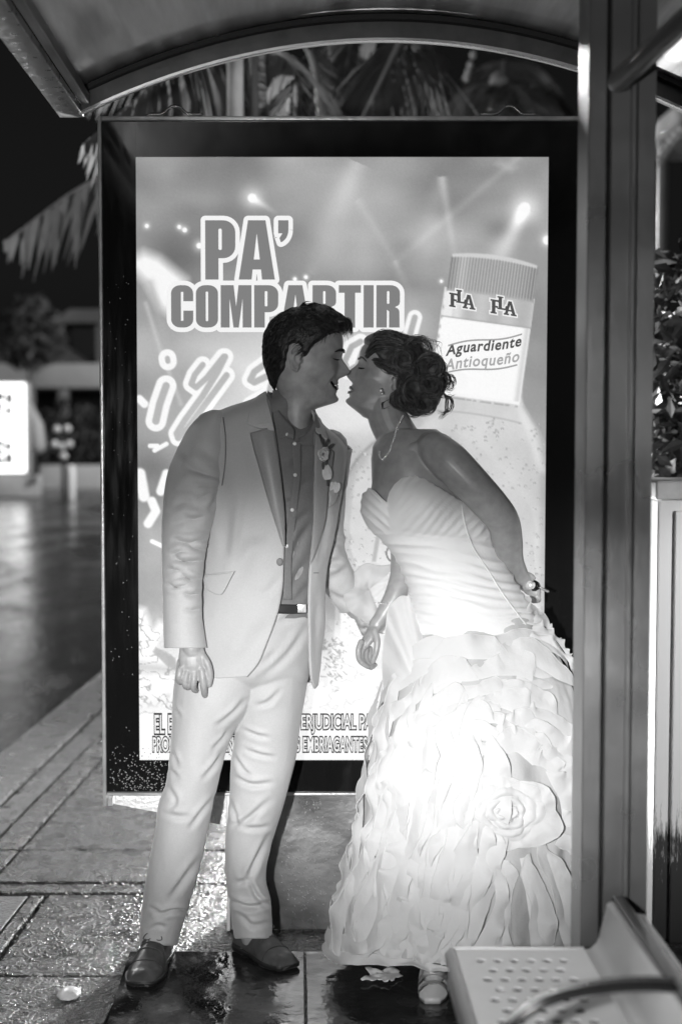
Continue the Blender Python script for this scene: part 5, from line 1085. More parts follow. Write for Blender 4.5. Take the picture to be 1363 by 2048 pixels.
c = PL.front(600, 1217, 0.010); MB().box(c-np.array((0.016, 0.0015, 0.011)), c+np.array((0.016, 0.0015, 0.011)), 0.001).build('buckle', SILVER, trousers)
# shoes
def shoe(heel, toe, wide=0.047):
    h_, t_ = np.array(heel), np.array(toe); ax = t_-h_; L = np.linalg.norm(ax); ax /= L; sd = np.cross(ax, (0, 0, 1.0)); up = np.array((0, 0, 1.0))
    s_ = np.linspace(0, 1, 60); wd_ = hermite([0, 0.06, 0.2, 0.4, 0.62, 0.78, 0.92, 0.985, 1.0], np.array([0.52, 0.72, 0.78, 0.76, 0.95, 1.0, 0.80, 0.62, 0.50])*wide, s_)
    ht = hermite([0, 0.05, 0.2, 0.36, 0.5, 0.66, 0.82, 0.94, 1.0], [0.062, 0.082, 0.094, 0.098, 0.080, 0.060, 0.047, 0.038, 0.022], s_); bt = hermite([0, 0.3, 0.5, 0.75, 1], [0.024, 0.024, 0.014, 0.009, 0.012], s_)
    th = np.linspace(-0.35, np.pi+0.35, 40); A = []
    for i in range(60):
        c_, si = np.cos(th), np.sin(th); pw_ = 0.80; r = np.sign(c_)*np.abs(c_)**pw_; q = np.sign(si)*np.abs(si)**0.95
        zz_ = bt[i] + (ht[i]-bt[i])*np.clip(q*0.9+0.1, 0, 1); A.append(h_ + ax*L*s_[i] + sd*(wd_[i]*r)[:, None] + up*zz_[:, None])
    A = np.array(A); px_, py_ = PXA(A[..., 0], A[..., 1], A[..., 2])
    N_ = normals(A, False); A = A + N_*(0.0012*fbm(A*70, 2))[..., None]
    up_ = MB().grid(A, False, True).build('shoe', LEATHER, man)
    S = []
    for z_, g_ in ((0.013, -0.002), (0.013, 0.003), (0.0215, 0.003), (0.023, 0.001)):
        S.append(np.concatenate([h_ + ax*(L*s_)[:, None] + sd*(wd_+g_)[:, None] + up*(z_ + 0.0*s_)[:, None], (h_ + ax*(L*s_)[:, None] - sd*(wd_+g_)[:, None] + up*(z_)*1.0)[::-1]]))
    S = np.array(S); S[..., 2] = S[..., 2] - 0.0
    hb = np.clip(1-np.abs(np.concatenate([s_, s_[::-1]])-0.0)/1.0, 0, 1)
    MB().grid(S, True, True).build('sole', SOLE, up_)
    mb = MB(); i1 = 16
    H = [np.concatenate([h_ + ax*(L*s_[:i1])[:, None] + sd*(wd_[:i1]+0.001)[:, None] + up*z_, (h_ + ax*(L*s_[:i1])[:, None] - sd*(wd_[:i1]+0.001)[:, None] + up*z_)[::-1]]) for z_ in (FZ+0.0005, 0.028)]
    mb.grid(np.array(H), True, True).build('heel', SOLE, up_)
    for k, s0 in enumerate((0.46, 0.52, 0.58)):
        i = int(s0*59); mb = MB(); mb.tube(A[i, 12:29] + up*0.0015, 0.0014, 6).build('lace', M('lace%d' % k, 0.05, 0.6), up_)
    i = int(0.47*59); c_ = A[i, 20] + up*0.003
    for sg in (-1, 1):
        mb = MB(); mb.tube(curve3([c_, c_ + sd*sg*0.016 + up*0.010 + ax*0.004, c_ + sd*sg*0.026 + ax*0.016 + up*0.0, c_ + sd*sg*0.014 + ax*0.014 - up*0.004, c_], 24), 0.0013, 6).build('lace', LEATHER, up_)
    # stitched cap line
    i = int(0.74*59); MB().tube(A[i, 5:36] + up*0.0008, 0.0009, 5).build('stitching', SOLE, up_)
    return up_
def on(px, py, Y, z=FZ): q = P(px, py, Y); return np.array((q[0], Y, 0.0))
shoe(on(326, 1900, 3.895), on(279, 1985, 3.615), 0.050); shoe(on(480, 1900, 3.925), on(580, 1935, 3.735), 0.048)

# boutonniere and pocket square
bout = []
CREAM = M('petal', 0.62, 0.5, var=0.1, vscale=60, bump=0.3, bscale=120, bdist=0.002); LEAF = M('leaf_dark', 0.06, 0.5, var=0.3, vscale=60)
bc = JL.front(646, 908, 0.026); bo_ = None
def petal(c, d, nrm_, L, W, curl, mat, parent, name='petal'):
    d = np.array(d, float)/np.linalg.norm(d); nrm_ = np.array(nrm_, float); nrm_ -= d*np.dot(d, nrm_); nrm_ /= np.linalg.norm(nrm_); sd = np.cross(d, nrm_)
    s_ = np.linspace(0, 1, 12)[:, None]; t = np.linspace(-1, 1, 9)[None]; w_ = W*np.sin(np.pi*np.clip(s_*0.86+0.10, 0, 1))**0.7
    A = c + d*(L*s_)[..., None] + sd*(w_*t)[..., None] + nrm_*(curl*s_**2 + 0.25*W*t**2 + 0.12*W*np.sin(t*6+L*900)*s_)[..., None]; return sheet(name, A, mat, parent, 0.0008)
root_ = MB().tube(curve3([JL.front(640, 870, 0.016), JL.front(650, 905, 0.022), JL.front(656, 970, 0.014)], 14), 0.0035, 8).build('boutonniere', LEAF, man)
for k in range(17):
    a_ = k*2.4; L = 0.013+0.010*random.random(); petal(bc + np.array((0.004*math.cos(a_), -0.004*(k % 3), 0.004*math.sin(a_))), (math.cos(a_), -0.5 if k < 6 else -1.1, math.sin(a_)), (0, -1, 0.2), L, 0.012, 0.006, CREAM, root_)
for (ex, ey) in ((654, 884), (662, 892), (646, 934)):
    q = JL.front(ex, ey, 0.020); b0_ = bc + 0.62*(q-bc); petal(b0_, q-b0_, (0, -1, 0.1), float(np.linalg.norm(q-b0_))*1.5, 0.0040, 0.004, LEAF, root_, 'leaf')
for k in range(4): petal(JL.front(652, 930, 0.020), (0.15+0.1*k-0.2, -0.2, -1), (0, -1, 0), 0.040, 0.010, 0.004, CREAM, root_)
ps = JL.front(668, 985, 0.010)
for k, (dx, dz) in enumerate(((-0.3, 1), (0.1, 1), (0.45, 0.9))): petal(ps, (dx, -0.15, dz), (0, -1, 0.1), 0.030, 0.009, 0.003, CREAM, jacket, 'pocket_square')

# ------------------------------------------------------------------ the bride
bride = empty('person', (float(P(920, 1900, 3.78)[0]), 3.78, 0.0), 'bride in strapless white ruffled gown leaning forward, one arm behind her back', 'person')
BY = 3.80
GOWN = bpy.data.materials.new('gown_satin'); GOWN.use_nodes = True
def cloth_mat(m, g, trl, clear=0.0, rough=0.7):
    n = m.node_tree.nodes; l = m.node_tree.links; b = n['Principled BSDF']; b.inputs['Base Color'].default_value = (g, g, g, 1); b.inputs['Roughness'].default_value = rough
    b.inputs['Sheen Weight'].default_value = 0.15; b.inputs['Specular IOR Level'].default_value = 0.3
    tl = n.new('ShaderNodeBsdfTranslucent'); tl.inputs[0].default_value = (g, g, g, 1); mx = n.new('ShaderNodeMixShader'); mx.inputs[0].default_value = trl
    l.new(b.outputs[0], mx.inputs[1]); l.new(tl.outputs[0], mx.inputs[2]); last = mx
    if clear:
        tp = n.new('ShaderNodeBsdfTransparent'); m2 = n.new('ShaderNodeMixShader'); m2.inputs[0].default_value = clear; l.new(mx.outputs[0], m2.inputs[1]); l.new(tp.outputs[0], m2.inputs[2]); last = m2
    l.new(last.outputs[0], n['Material Output'].inputs[0])
    tc = n.new('ShaderNodeTexCoord'); t = n.new('ShaderNodeTexNoise'); t.inputs['Scale'].default_value = 34; t.inputs['Detail'].default_value = 5; bp = n.new('ShaderNodeBump'); bp.inputs['Strength'].default_value = 0.35; bp.inputs['Distance'].default_value = 0.010
    l.new(tc.outputs['Object'], t.inputs['Vector']); l.new(t.outputs['Fac'], bp.inputs['Height']); l.new(bp.outputs[0], b.inputs['Normal']); return m
cloth_mat(GOWN, 0.70, 0.03)
RUF = cloth_mat((lambda m: (setattr(m, 'use_nodes', True), m)[1])(bpy.data.materials.new('gown_organza')), 0.74, 0.28, 0.04)
VEIL = cloth_mat((lambda m: (setattr(m, 'use_nodes', True), m)[1])(bpy.data.materials.new('sheer_organza')), 0.72, 0.35, 0.22)

hb = Frame(P(745, 830, 3.838), math.radians(180+3), math.radians(19), 0.0, 0.94)
HB, bz, bth = head_param(fem=1.0)
HB = HB[30:]; bb = MB(); bb.grid(hb(HB), True, True)
for s_ in (-1, 1):
    for v, f in ear(s_): bb.add(hb(v*np.array((1, 1, 1.0)) - np.array((0.006, 0, 0))), f)
# neck reaching forward, chest, back
def limb(mb, pts, rd, n=20, m=40, flat=1.0): mb.add(*tube(curve3([J(*q) for q in pts], m), np.interp(np.linspace(0, 1, m), np.linspace(0, 1, len(rd)), rd), n, True, flat))
limb(bb, [(768, 785, 3.832), (774, 832, 3.825), (798, 880, 3.815), (824, 930, 3.81)], [0.050, 0.053, 0.056, 0.062])
CH = Loft([(858, 778, 872, BY, 0.050), (876, 756, 896, BY, 0.070), (897, 744, 908, BY, 0.085), (932, 744, 920, BY, 0.098), (967, 743, 926, BY, 0.104), (1000, 737, 930, BY, 0.104), (1050, 752, 962, BY, 0.098), (1104, 794, 984, BY, 0.088), (1165, 824, 1018, BY, 0.088), (1226, 838, 1052, BY, 0.098), (1290, 840, 1075, BY, 0.11), (1330, 860, 1070, BY, 0.09)])
bb.grid(CH.grid(60, 80), True, True)
limb(bb, [(800, 905, 3.735), (835, 893, 3.722), (872, 888, 3.712)], [0.012, 0.014, 0.016])                        # collar bone
limb(bb, [(868, 898, 3.725), (900, 925, 3.70), (942, 968, 3.69), (985, 1015, 3.70), (1006, 1045, 3.72), (1014, 1085, 3.765), (1020, 1120, 3.815), (1038, 1152, 3.865), (1050, 1168, 3.88)], [0.049, 0.0525, 0.0495, 0.046, 0.043, 0.041, 0.036, 0.026, 0.022], 24, 60)
limb(bb, [(775, 915, 3.885), (775, 990, 3.92), (806, 1100, 3.93), (806, 1140, 3.915), (790, 1190, 3.89), (764, 1234, 3.875), (752, 1250, 3.87)], [0.046, 0.042, 0.036, 0.036, 0.030, 0.0225, 0.021], 24, 60)
# far hand: loosely closed
bb.add(*tube(curve3([J(754, 1248, 3.872), J(742, 1268, 3.866), J(728, 1290, 3.862)], 10), np.array([0.0125, 0.0125, 0.013, 0.0135, 0.014, 0.014, 0.0135, 0.013, 0.0125, 0.012]), 16, True, 1.9))
for k, (a_, b_, c_, d_) in enumerate((((722, 1284), (716, 1302), (719, 1322), (735, 1334)), ((727, 1289), (722, 1308), (727, 1328), (742, 1336)), ((733, 1294), (730, 1312), (735, 1328), (746, 1334)), ((740, 1298), (738, 1314), (742, 1326), (750, 1330)))):
    o_ = 0.0105*k - 0.016; finger(bb, [J(*a_, 3.860+o_), J(*b_, 3.852+o_), J(*c_, 3.853+o_), J(*d_, 3.862+o_)], 0.0086, 0.0066, 10)
finger(bb, [J(748, 1262, 3.850), J(754, 1284, 3.838), J(751, 1306, 3.834), J(745, 1324, 3.838)], 0.0108, 0.0072, 10)
# near hand, behind the back, closed on the bottle neck
bb.add(*tube([J(1050, 1166, 3.885), J(1060, 1182, 3.895)], [0.012, 0.013], 14, True, 2.0))
for k in range(4): finger(bb, [J(1058+2*k, 1168+8*k, 3.885), J(1072+k, 1172+8*k, 3.875), J(1076, 1180+7*k, 3.893), J(1066, 1182+7*k, 3.905)], 0.0084, 0.0066)
finger(bb, [J(1048, 1158, 3.875), J(1056, 1150, 3.872), J(1066, 1156, 3.875)], 0.0098, 0.0076)
# legs and feet under the skirt
limb(bb, [(930, 1300, 3.80), (905, 1550, 3.76), (885, 1800, 3.70), (872, 1925, 3.665)], [0.085, 0.062, 0.045, 0.033]); limb(bb, [(1010, 1300, 3.83), (1015, 1600, 3.84), (1020, 1880, 3.86)], [0.085, 0.06, 0.035])
limb(bb, [(872, 1928, 3.665), (866, 1948, 3.60)], [0.034, 0.030], 14, 10); limb(bb, [(1020, 1890, 3.86), (1010, 1905, 3.80)], [0.034, 0.028], 14, 10)
bride_body = remesh(bb, 'body', SKIN_B, bride, 0.0026, 3)
for s_ in (-1, 1):
    face_strip(hb, [(0.0825, s_*0.021, 0.1140), (0.0835, s_*0.031, 0.1115), (0.0795, s_*0.040, 0.1120), (0.0720, s_*0.048, 0.1150)], 0.0036, DARK, 'eyelashes', bride_body, th=0.005)
    face_strip(hb, [(0.0905, s_*0.012, 0.1370), (0.0900, s_*0.024, 0.1420), (0.0845, s_*0.038, 0.1425), (0.0720, s_*0.052, 0.1350)], 0.0048, HAIR_B, 'eyebrow', bride_body, th=0.004)
LIPM = M('lip', 0.17, 0.35, spec=0.6)
face_strip(hb, [(0.078, -0.023, 0.0472), (0.0865, -0.012, 0.0530), (0.0885, 0, 0.0540), (0.0865, 0.012, 0.0530), (0.078, 0.023, 0.0472)], 0.0075, LIPM, 'lip', bride_body, th=0.003)
face_strip(hb, [(0.078, -0.022, 0.0452), (0.0855, -0.012, 0.0400), (0.0880, 0, 0.0385), (0.0855, 0.012, 0.0400), (0.078, 0.022, 0.0452)], 0.0080, LIPM, 'lip', bride_body, th=0.003)

# hair: swept back into a curled knot
xx, zz = HB[..., 0], HB[..., 2]; ang = np.abs(np.arctan2(HB[..., 1], HB[..., 0]+0.01))*180/np.pi
line = np.interp(ang, [0, 20, 40, 55, 68, 80, 92, 104, 116, 130, 180], [0.183, 0.180, 0.166, 0.150, 0.128, 0.115, 0.128, 0.135, 0.092, 0.055, 0.045])
mask = sstep(-0.004, 0.012, zz-line); thick = np.interp(zz, [0.05, 0.12, 0.17, 0.21, 0.2345], [0.008, 0.010, 0.013, 0.015, 0.015]) + 0.003*fbm(HB*45, 2)
nrm = normals(HB); nrm = np.where(np.sum(nrm*(HB-cc), -1, keepdims=True) < 0, -nrm, nrm)
HS = HB + nrm*((mask*thick - (1-mask)*0.006)[..., None])
z1 = lambda x, y: (480+x*0.35217, 580+y*0.35217)
hk = MB(); hk.grid(hb(HS), True, True)
for (x, y, r, dY) in ((850, 345, 92, 0.0), (960, 345, 88, 0.0), (1045, 430, 92, 0.0), (1110, 520, 72, 0.0), (1050, 600, 92, 0.0), (960, 590, 92, 0.01), (930, 470, 110, 0.0), (980, 480, 100, -0.03), (1090, 460, 70, -0.02), (1000, 660, 60, 0.0), (900, 400, 80, -0.045), (1030, 540, 70, -0.05)):
    q = z1(x, y); hk.add(*ellipsoid(P(*q, 3.825+dY), (r*0.35217/745,)*3, 18, 12))
hair_b = remesh(hk, 'hair', HAIR_B, bride, 0.004, 2)
strands = []
def lock(keys, dY0=3.76, n=26, spread=0.008, wid=0.0022, K=26, jit=0.0032):
    ys = [k[2] if len(k) > 2 else dY0 for k in keys]; c_ = curve3([P(*z1(k[0], k[1]), Y) for k, Y in zip(keys, ys)], K)
    T_, U_, V_ = frames(c_)
    for i in range(n):
        a_ = random.uniform(0, 2*math.pi); r_ = spread*math.sqrt(random.random()); tw = random.uniform(-1.2, 1.2); s_ = np.linspace(0, 1, K)
        r_ *= 1.3; env = 0.45 + 0.65*np.sin(np.pi*np.clip(s_, 0.02, 0.98))
        off = (np.cos(a_+tw*s_)*r_*env)[:, None]*U_ + (np.sin(a_+tw*s_)*r_*env)[:, None]*V_; wob = jit*np.stack([np.sin(s_*9+i), np.cos(s_*7+2*i), np.sin(s_*8+3*i)], -1)*s_[:, None]
        strands.append(c_ + off + wob)
def ring(cx, cy, r, Y, a0, a1, n=26, spread=0.006, rr=None, k=9):
    rr = r if rr is None else rr
    lock([(cx + (r+(rr-r)*t)*math.cos(math.radians(a)), cy + (r+(rr-r)*t)*math.sin(math.radians(a)), Y - 0.012*math.sin(math.pi*t)) for t, a in zip(np.linspace(0, 1, k), np.linspace(a0, a1, k))], n=n, spread=spread)
# front sweep from the hairline up and back
for k in range(15):
    t = k/14; lock([(716+26*t*1.5, 380-115*t**0.8+6*t, 3.79+0.05*t), (760+40*t, 330-85*t, 3.765), (830+50*t, 310-50*t, 3.752), (930+40*t, 330-35*t, 3.752), (1010+20*t, 400-30*t, 3.755)], n=34, spread=0.0095)
for k in range(5): lock([(752+6*k, 392+9*k, 3.770), (780+6*k, 400+8*k, 3.758), (840, 420+9*k, 3.748), (910, 440+12*k, 3.745), (980, 480+14*k, 3.745)], n=26, spread=0.008)
ring(930, 395, 78, 3.735, 160, 560, 60, 0.0065, 22); ring(930, 395, 60, 3.733, -30, 330, 40, 0.006, 40)
ring(1080, 440, 80, 3.745, 200, 500, 50, 0.0075, 48); ring(1090, 560, 78, 3.738, -150, 190, 56, 0.007, 30); ring(1000, 560, 85, 3.738, 90, 420, 50, 0.008, 46)
ring(1040, 640, 74, 3.745, -60, 260, 50, 0.007, 36); ring(940, 610, 74, 3.748, 20, 330, 46, 0.008, 40); ring(1010, 350, 84, 3.748, 170, 400, 50, 0.008, 58); ring(1140, 520, 58, 3.755, -120, 200, 40, 0.006, 26)
ring(940, 535, 50, 3.745, 60, 330, 40, 0.008, 36); ring(960, 470, 60, 3.732, 120, 460, 44, 0.007, 28); ring(1070, 520, 60, 3.732, 0, 320, 40, 0.006, 24); ring(1120, 450, 56, 3.75, 180, 470, 40, 0.006, 30)
ring(980, 660, 60, 3.75, -30, 270, 40, 0.007, 30); ring(900, 620, 50, 3.752, 90, 300, 30, 0.007, 36)
ring(1195, 510, 26, 3.77, 120, 430, 10, 0.003, 22); ring(1180, 545, 36, 3.765, -90, 160, 10, 0.003, 20); ring(1155, 640, 42, 3.78, -80, 120, 16, 0.004, 60)
lock([(1150, 580, 3.78), (1172, 620, 3.785), (1165, 690, 3.79), (1130, 732, 3.795)], n=22, spread=0.004); lock([(1120, 600), (1150, 610), (1185, 600), (1222, 596)], n=4, spread=0.002); lock([(1160, 480), (1200, 485), (1222, 520), (1200, 550)], n=8, spread=0.002)
lock([(870, 620, 3.765), (835, 625, 3.762), (805, 645, 3.765), (810, 675, 3.77), (850, 665, 3.77)], n=8, spread=0.002); lock([(1000, 690), (1040, 700), (1060, 705)], n=8, spread=0.003)
for k in range(40): lock([(random.uniform(780, 1100), random.uniform(255, 330), 3.80), (random.uniform(900, 1150), random.uniform(270, 380), 3.80), (random.uniform(1000, 1190), random.uniform(350, 480), 3.80)], n=1, spread=0.001, wid=0.001)
MB().add(*ribbons(np.array(strands), 0.0014)).build('curls', HAIR_B, hair_b)
# jewellery
def chain(name, pts, r, n, parent):
    c_ = curve3(pts, n); mb = MB()
    for i, q in enumerate(c_): mb.add(*ellipsoid(q, (r*(1.15 if i % 2 else 0.85), r*0.8, r), 8, 6))
    return mb.build(name, SILVER, parent)
chain('necklace', [P(*z1(925, 715), 3.765), P(*z1(893, 775), 3.752), P(*z1(868, 860), 3.738), P(*z1(842, 920), 3.727), P(*z1(808, 962), 3.722), P(*z1(790, 940), 3.735), P(*z1(796, 900), 3.765)], 0.0030, 52, bride)
er = MB(); q = P(*z1(798, 570), 3.756); er.add(*ellipsoid(q, (0.0052, 0.003, 0.0062), 12, 8)); er.add(*ellipsoid(q+np.array((0.004, -0.001, -0.007)), (0.004, 0.003, 0.0045), 12, 8)); er.build('earring', SILVER, bride)
br_ = []
for t in np.linspace(0, 2*np.pi, 26): br_.append(P(773+24*math.cos(t), 1208+4*math.sin(t)*0 + 0.10*(24*math.cos(t)), 3.885 + 0.029*math.sin(t)))
chain('bracelet', br_, 0.0022, 44, bride)

# ---- gown: bodice
BR = [(945, 742, 880, BY, 0.085), (960, 736, 893, BY, 0.098), (980, 729, 914, BY, 0.112), (1000, 726, 930, BY, 0.118), (1024, 725, 952, BY, 0.120), (1051, 738, 973, BY, 0.114), (1074, 760, 983, BY, 0.108), (1104, 786, 991, BY, 0.101), (1135, 803, 1010, BY, 0.099), (1165, 815, 1028, BY, 0.101), (1192, 822, 1044, BY, 0.106), (1226, 825, 1063, BY, 0.117), (1262, 826, 1074, BY, 0.118), (1290, 828, 1080, BY, 0.120)]
BL = Loft(BR)
def bodice_grid(n=340, m=190):
    th = np.linspace(-np.pi, np.pi, n, endpoint=False)[None]; s_ = np.linspace(0, 1, m)[:, None]
    # neckline by the photo column at the front, lower and plain behind
    pxt = 830 + 104*np.cos(th); topf = np.interp(pxt, [726, 738, 750, 773, 783, 795, 815, 840, 866, 895, 925, 940], [990, 977, 982, 1006, 985, 970, 957, 952.5, 954, 978, 1010, 1018])
    topb = np.interp(pxt, [726, 940], [990, 1018]); fr_ = sstep(-0.05, 0.05, -np.sin(th)); top = topf*fr_ + topb*(1-fr_); py = top + (1288-top)*s_
    return BL.pt(py, th + 0*py, 0.002)
A = bodice_grid(); N_ = normals(A); cA = A.reshape(-1, 3).mean(axis=0); N_ = np.where(np.sum(N_*(A-cA), -1, keepdims=True) < 0, -N_, N_)
px, py = PXA(A[..., 0], A[..., 1], A[..., 2]); fc = sstep(0, 0.3, -N_[..., 1])
bust = 0.030*np.exp(-((px-850)/52)**2 - ((py-1008)/46)**2) + 0.012*np.exp(-((px-745)/28)**2 - ((py-1010)/36)**2) - 0.010*np.exp(-((px-777)/10)**2 - ((py-1005)/26)**2)
bust -= 0.006*np.exp(-((py-1066-0.10*(px-800))/10)**2)*sstep(760, 800, px)
A[..., 1] -= bust*fc
# gathered pleats: across the waist in slanting bands, fanning over the bust
pl = lambda t: 1.1 - 2*np.abs(np.sin(t/2))**0.75
q = py - 0.16*(px-820) + 10*fbm(np.stack([px/120, py/90, 0*px], -1), 2); band = pl(q/2.9 + 1.6*fbm(np.stack([px/200, py/45, 0*px+3], -1), 2)); wv = sstep(1050, 1085, py - 0.1*(px-820))
fan = pl((px*0.75 + py*0.68)/2.6 + 2*fbm(np.stack([px/60, py/60, 0*px+7], -1), 2)); wf = (1-wv)*sstep(785, 810, px)
fan2 = pl((py - 0.9*(px-740))/3.0); wf2 = (1-wv)*(1-sstep(770, 785, px))
A = A + N_*((0.0030*band*wv + 0.0024*fan*wf + 0.0024*fan2*wf2)*(0.5+0.5*vnoise(np.stack([px/70, py/30, 0*px+1], -1))+0.3))[..., None]
gown = MB().grid(A, True).build('gown', GOWN, bride); solid(gown, 0.004, -1.0)
# side seam with its loose panel
MB().tube(np.array([BL.front(x, y, 0.013) for x, y in curve3([(922, 1008, 0), (930, 1050, 0), (946, 1095, 0), (975, 1140, 0), (1003, 1185, 0), (1032, 1225, 0), (1050, 1248, 0)], 40)[:, :2]]), 0.0022, 6).build('side_seam', GOWN, gown)

# skirt: level rings
SKR = np.array([(1215, 832, 1058, 3.80, 0.112), (1262, 815, 1085, 3.80, 0.135), (1300, 795, 1115, 3.80, 0.160), (1350, 775, 1138, 3.80, 0.188), (1420, 755, 1158, 3.79, 0.212), (1500, 743, 1172, 3.785, 0.230), (1600, 726, 1182, 3.78, 0.245), (1700, 704, 1186, 3.775, 0.255), (1800, 674, 1188, 3.77, 0.262), (1905, 650, 1190, 3.765, 0.268)])
def skirt(th, v):
    """v 0 at the waist, 1 at the hem"""
    py_ = 1215 + (1905-1215)*v; q = hermite(SKR[:, 0], SKR[:, 1:], py_); a = PV(q[..., 0], py_, q[..., 2]); b = PV(q[..., 1], py_, q[..., 2])
    c_, s_ = np.cos(th), np.sin(th); lift = sstep(0.80, 1.0, v)*(0.045*np.exp(-((th+np.pi/2)/0.9)**2) + 0.045*np.exp(-((th+2.25)/0.55)**2))
    X = (a[..., 0]+b[..., 0])/2 + (b[..., 0]-a[..., 0])/2*c_; Y = q[..., 2] + q[..., 3]*np.where(s_ > 0, 0.72, 1.0)*s_
    return np.stack([X, Y, a[..., 2] + lift], -1)
tt, vv = np.meshgrid(np.linspace(-np.pi, np.pi, 220, endpoint=False), np.linspace(0, 1, 150)); A = skirt(tt, vv)
N_ = normals(A); N_ = np.where((N_[..., 0]*np.cos(tt) + N_[..., 1]*np.sin(tt))[..., None] < 0, -N_, N_)
A = A + N_*(0.010*vv*np.sin(tt*17 + 2*fbm(np.stack([tt*2, vv*3, 0*tt], -1), 2)) + 0.006*fbm(np.stack([tt*3, vv*7, 0*tt+5], -1), 3))[..., None] - N_*0.006
LINING = cloth_mat((lambda m: (setattr(m, 'use_nodes', True), m)[1])(bpy.data.materials.new('skirt_lining')), 0.45, 0.10)
sk_o = MB().grid(A, True).build('skirt', LINING, gown)
# lookup photo pixel -> place on the front of the skirt
lt, lv = np.meshgrid(np.linspace(-np.pi-0.25, 0.25, 260), np.linspace(0, 1.0, 260)); LP = skirt(lt, lv); lpx, lpy = PXA(LP[..., 0], LP[..., 1], LP[..., 2])
ahead = (np.sin(lt) < 0.05)
def find(x, y):
    d = (lpx-x)**2 + (lpy-y)**2 + np.where(ahead, 0, 1e6); i = np.unravel_index(np.argmin(d), d.shape); return lt[i], lv[i]
def surf(th, v):
    p_ = skirt(th, v); e = 1e-3; a = skirt(th+e, v)-p_; b = skirt(th, np.clip(v+e, 0, 1.0)) - skirt(th, np.clip(v-e, 0, 1)); n_ = np.cross(a, b); n_ /= np.maximum(np.linalg.norm(n_, axis=-1, keepdims=True), 1e-9)
    out = np.stack([np.cos(th), np.sin(th), 0*th], -1); n_ = np.where(np.sum(n_*out, -1, keepdims=True) < 0, -n_, n_); return p_, n_
def ruffle(path, side, width, amp, waves, n=70, lift=0.004, name='ruffle', mat=None, curl=0.30, hem=True, m=7):
    k = [find(x, y) for x, y in path]; kk = hermite(np.linspace(0, 1, len(k)), np.array(k), np.linspace(0, 1, n)); p_, n_ = surf(kk[:, 0], kk[:, 1])
    T_ = np.gradient(p_, axis=0); T_ /= np.linalg.norm(T_, axis=-1, keepdims=True); B_ = np.cross(T_, n_)*side
    s_ = np.linspace(0, 1, n); ph = waves*2*np.pi*s_ + 1.1*np.sin(s_*7+random.random()*6) + random.random()*6; end = np.minimum(1, np.minimum(s_, 1-s_)*7)**0.6
    wd = width*(0.8+0.25*np.sin(s_*5+random.random()*6))*(0.25+0.75*end); rows = []
    for j in np.linspace(0, 1, m):
        w2 = (wd*j)[:, None]; r = p_ + n_*lift + B_*w2*0.86 + n_*(wd*curl*math.sin(2.3*j)*0.8)[:, None] + (n_*np.sin(ph)[:, None]*amp + T_*np.cos(ph)[:, None]*amp*0.8)*(j**1.4)*end[:, None]
        rows.append(r)
    A_ = np.array(rows).transpose(1, 0, 2); jj = np.linspace(0, 1, m)[None, :, None]; A_ = A_ + 0.0075*jj*np.stack([fbm(A_*16+k_*5, 3) for k_ in range(3)], -1)*np.array((0.7, 1.0, 0.7)); mb = MB().grid(A_, False)
    if hem: mb.tube(A_[:, -1], 0.0011, 5)
    return mb.build(name, RUF if mat is None else mat, gown)
random.seed(11)
# cascades down the left and middle: wide soft falls that overlap
for i in range(22):
    t = i/21; xa, xb = 748+230*t, 655+265*t; ya = 1400+70*math.sin(i*2.1) + 60*t; yb = 1896+44*math.sin(t*2.0)
    pts = [(xa + (xb-xa)*s_ + 10*math.sin(s_*7+i*1.7)*(0.4+s_), ya+(yb-ya)*s_) for s_ in np.linspace(0, 1, 9)]
    ruffle(pts, 1 if i % 3 else -1, random.uniform(0.055, 0.085), random.uniform(0.006, 0.011), random.uniform(2.5, 4.5), 90, 0.002+0.004*random.random(), curl=0.13)
for i in range(12):
    t = i/11; xa, xb = 790+210*t, 690+260*t; ya = 1560+120*random.random(); yb = 1915
    pts = [(xa + (xb-xa)*s_ + 14*math.sin(s_*6+i*2.7), ya+(yb-ya)*s_) for s_ in np.linspace(0, 1, 7)]; ruffle(pts, -1 if i % 2 else 1, random.uniform(0.045, 0.07), 0.009, random.uniform(2, 3.5), 70, 0.010, curl=0.12)
# silhouette scallops at the left
ruffle([(772, 1340), (756, 1420), (744, 1500), (730, 1580), (716, 1650), (700, 1720), (680, 1790), (662, 1850), (652, 1895)], 1, 0.030, 0.006, 9, 150, 0.0, curl=0.15)
ruffle([(652, 1880), (720, 1905), (790, 1925), (850, 1940), (910, 1945)], 1, 0.035, 0.012, 4, 80, 0.004, curl=0.15); ruffle([(652, 1850), (720, 1872), (790, 1892), (860, 1905), (930, 1910)], 1, 0.055, 0.012, 4, 80, 0.006, curl=0.15)
# overlapping petals sweeping round the rosette and over the hip, like loose scales
for i, r_ in enumerate((336, 300, 266, 234, 204, 176, 150, 126)):
    a = -176 + (i % 2)*9
    while a < 8:
        span = random.uniform(26, 44)*(190/r_)**0.35; cx, cy = 1002-0.05*r_, 1640-0.06*r_; rr = r_*random.uniform(0.97, 1.03)
        pts = [(cx + rr*math.cos(math.radians(b)), cy + rr*1.0*math.sin(math.radians(b)) + 5*math.sin(b*0.2+i)) for b in np.linspace(a, a+span, 6)]
        if all(735 < x < 1178 and y > 1285 for x, y in pts): ruffle(pts, -1, random.uniform(0.060, 0.080), random.uniform(0.003, 0.006), random.uniform(1.2, 2.2), 44, 0.001+0.003*random.random(), curl=0.07 if r_ > 200 else 0.11, name='petal')
        a += span*random.uniform(0.72, 0.88)
# smooth folds over the hip, below the bodice
for i in range(3):
    y_ = 1285+30*i; ruffle([(830-6*i, y_+10), (900, y_-4), (980, y_-6), (1050, y_+2), (1110, y_+22)], 1, 0.060, 0.004, 1.4, 60, -0.009, curl=0.10, hem=False, name='hip_fold')
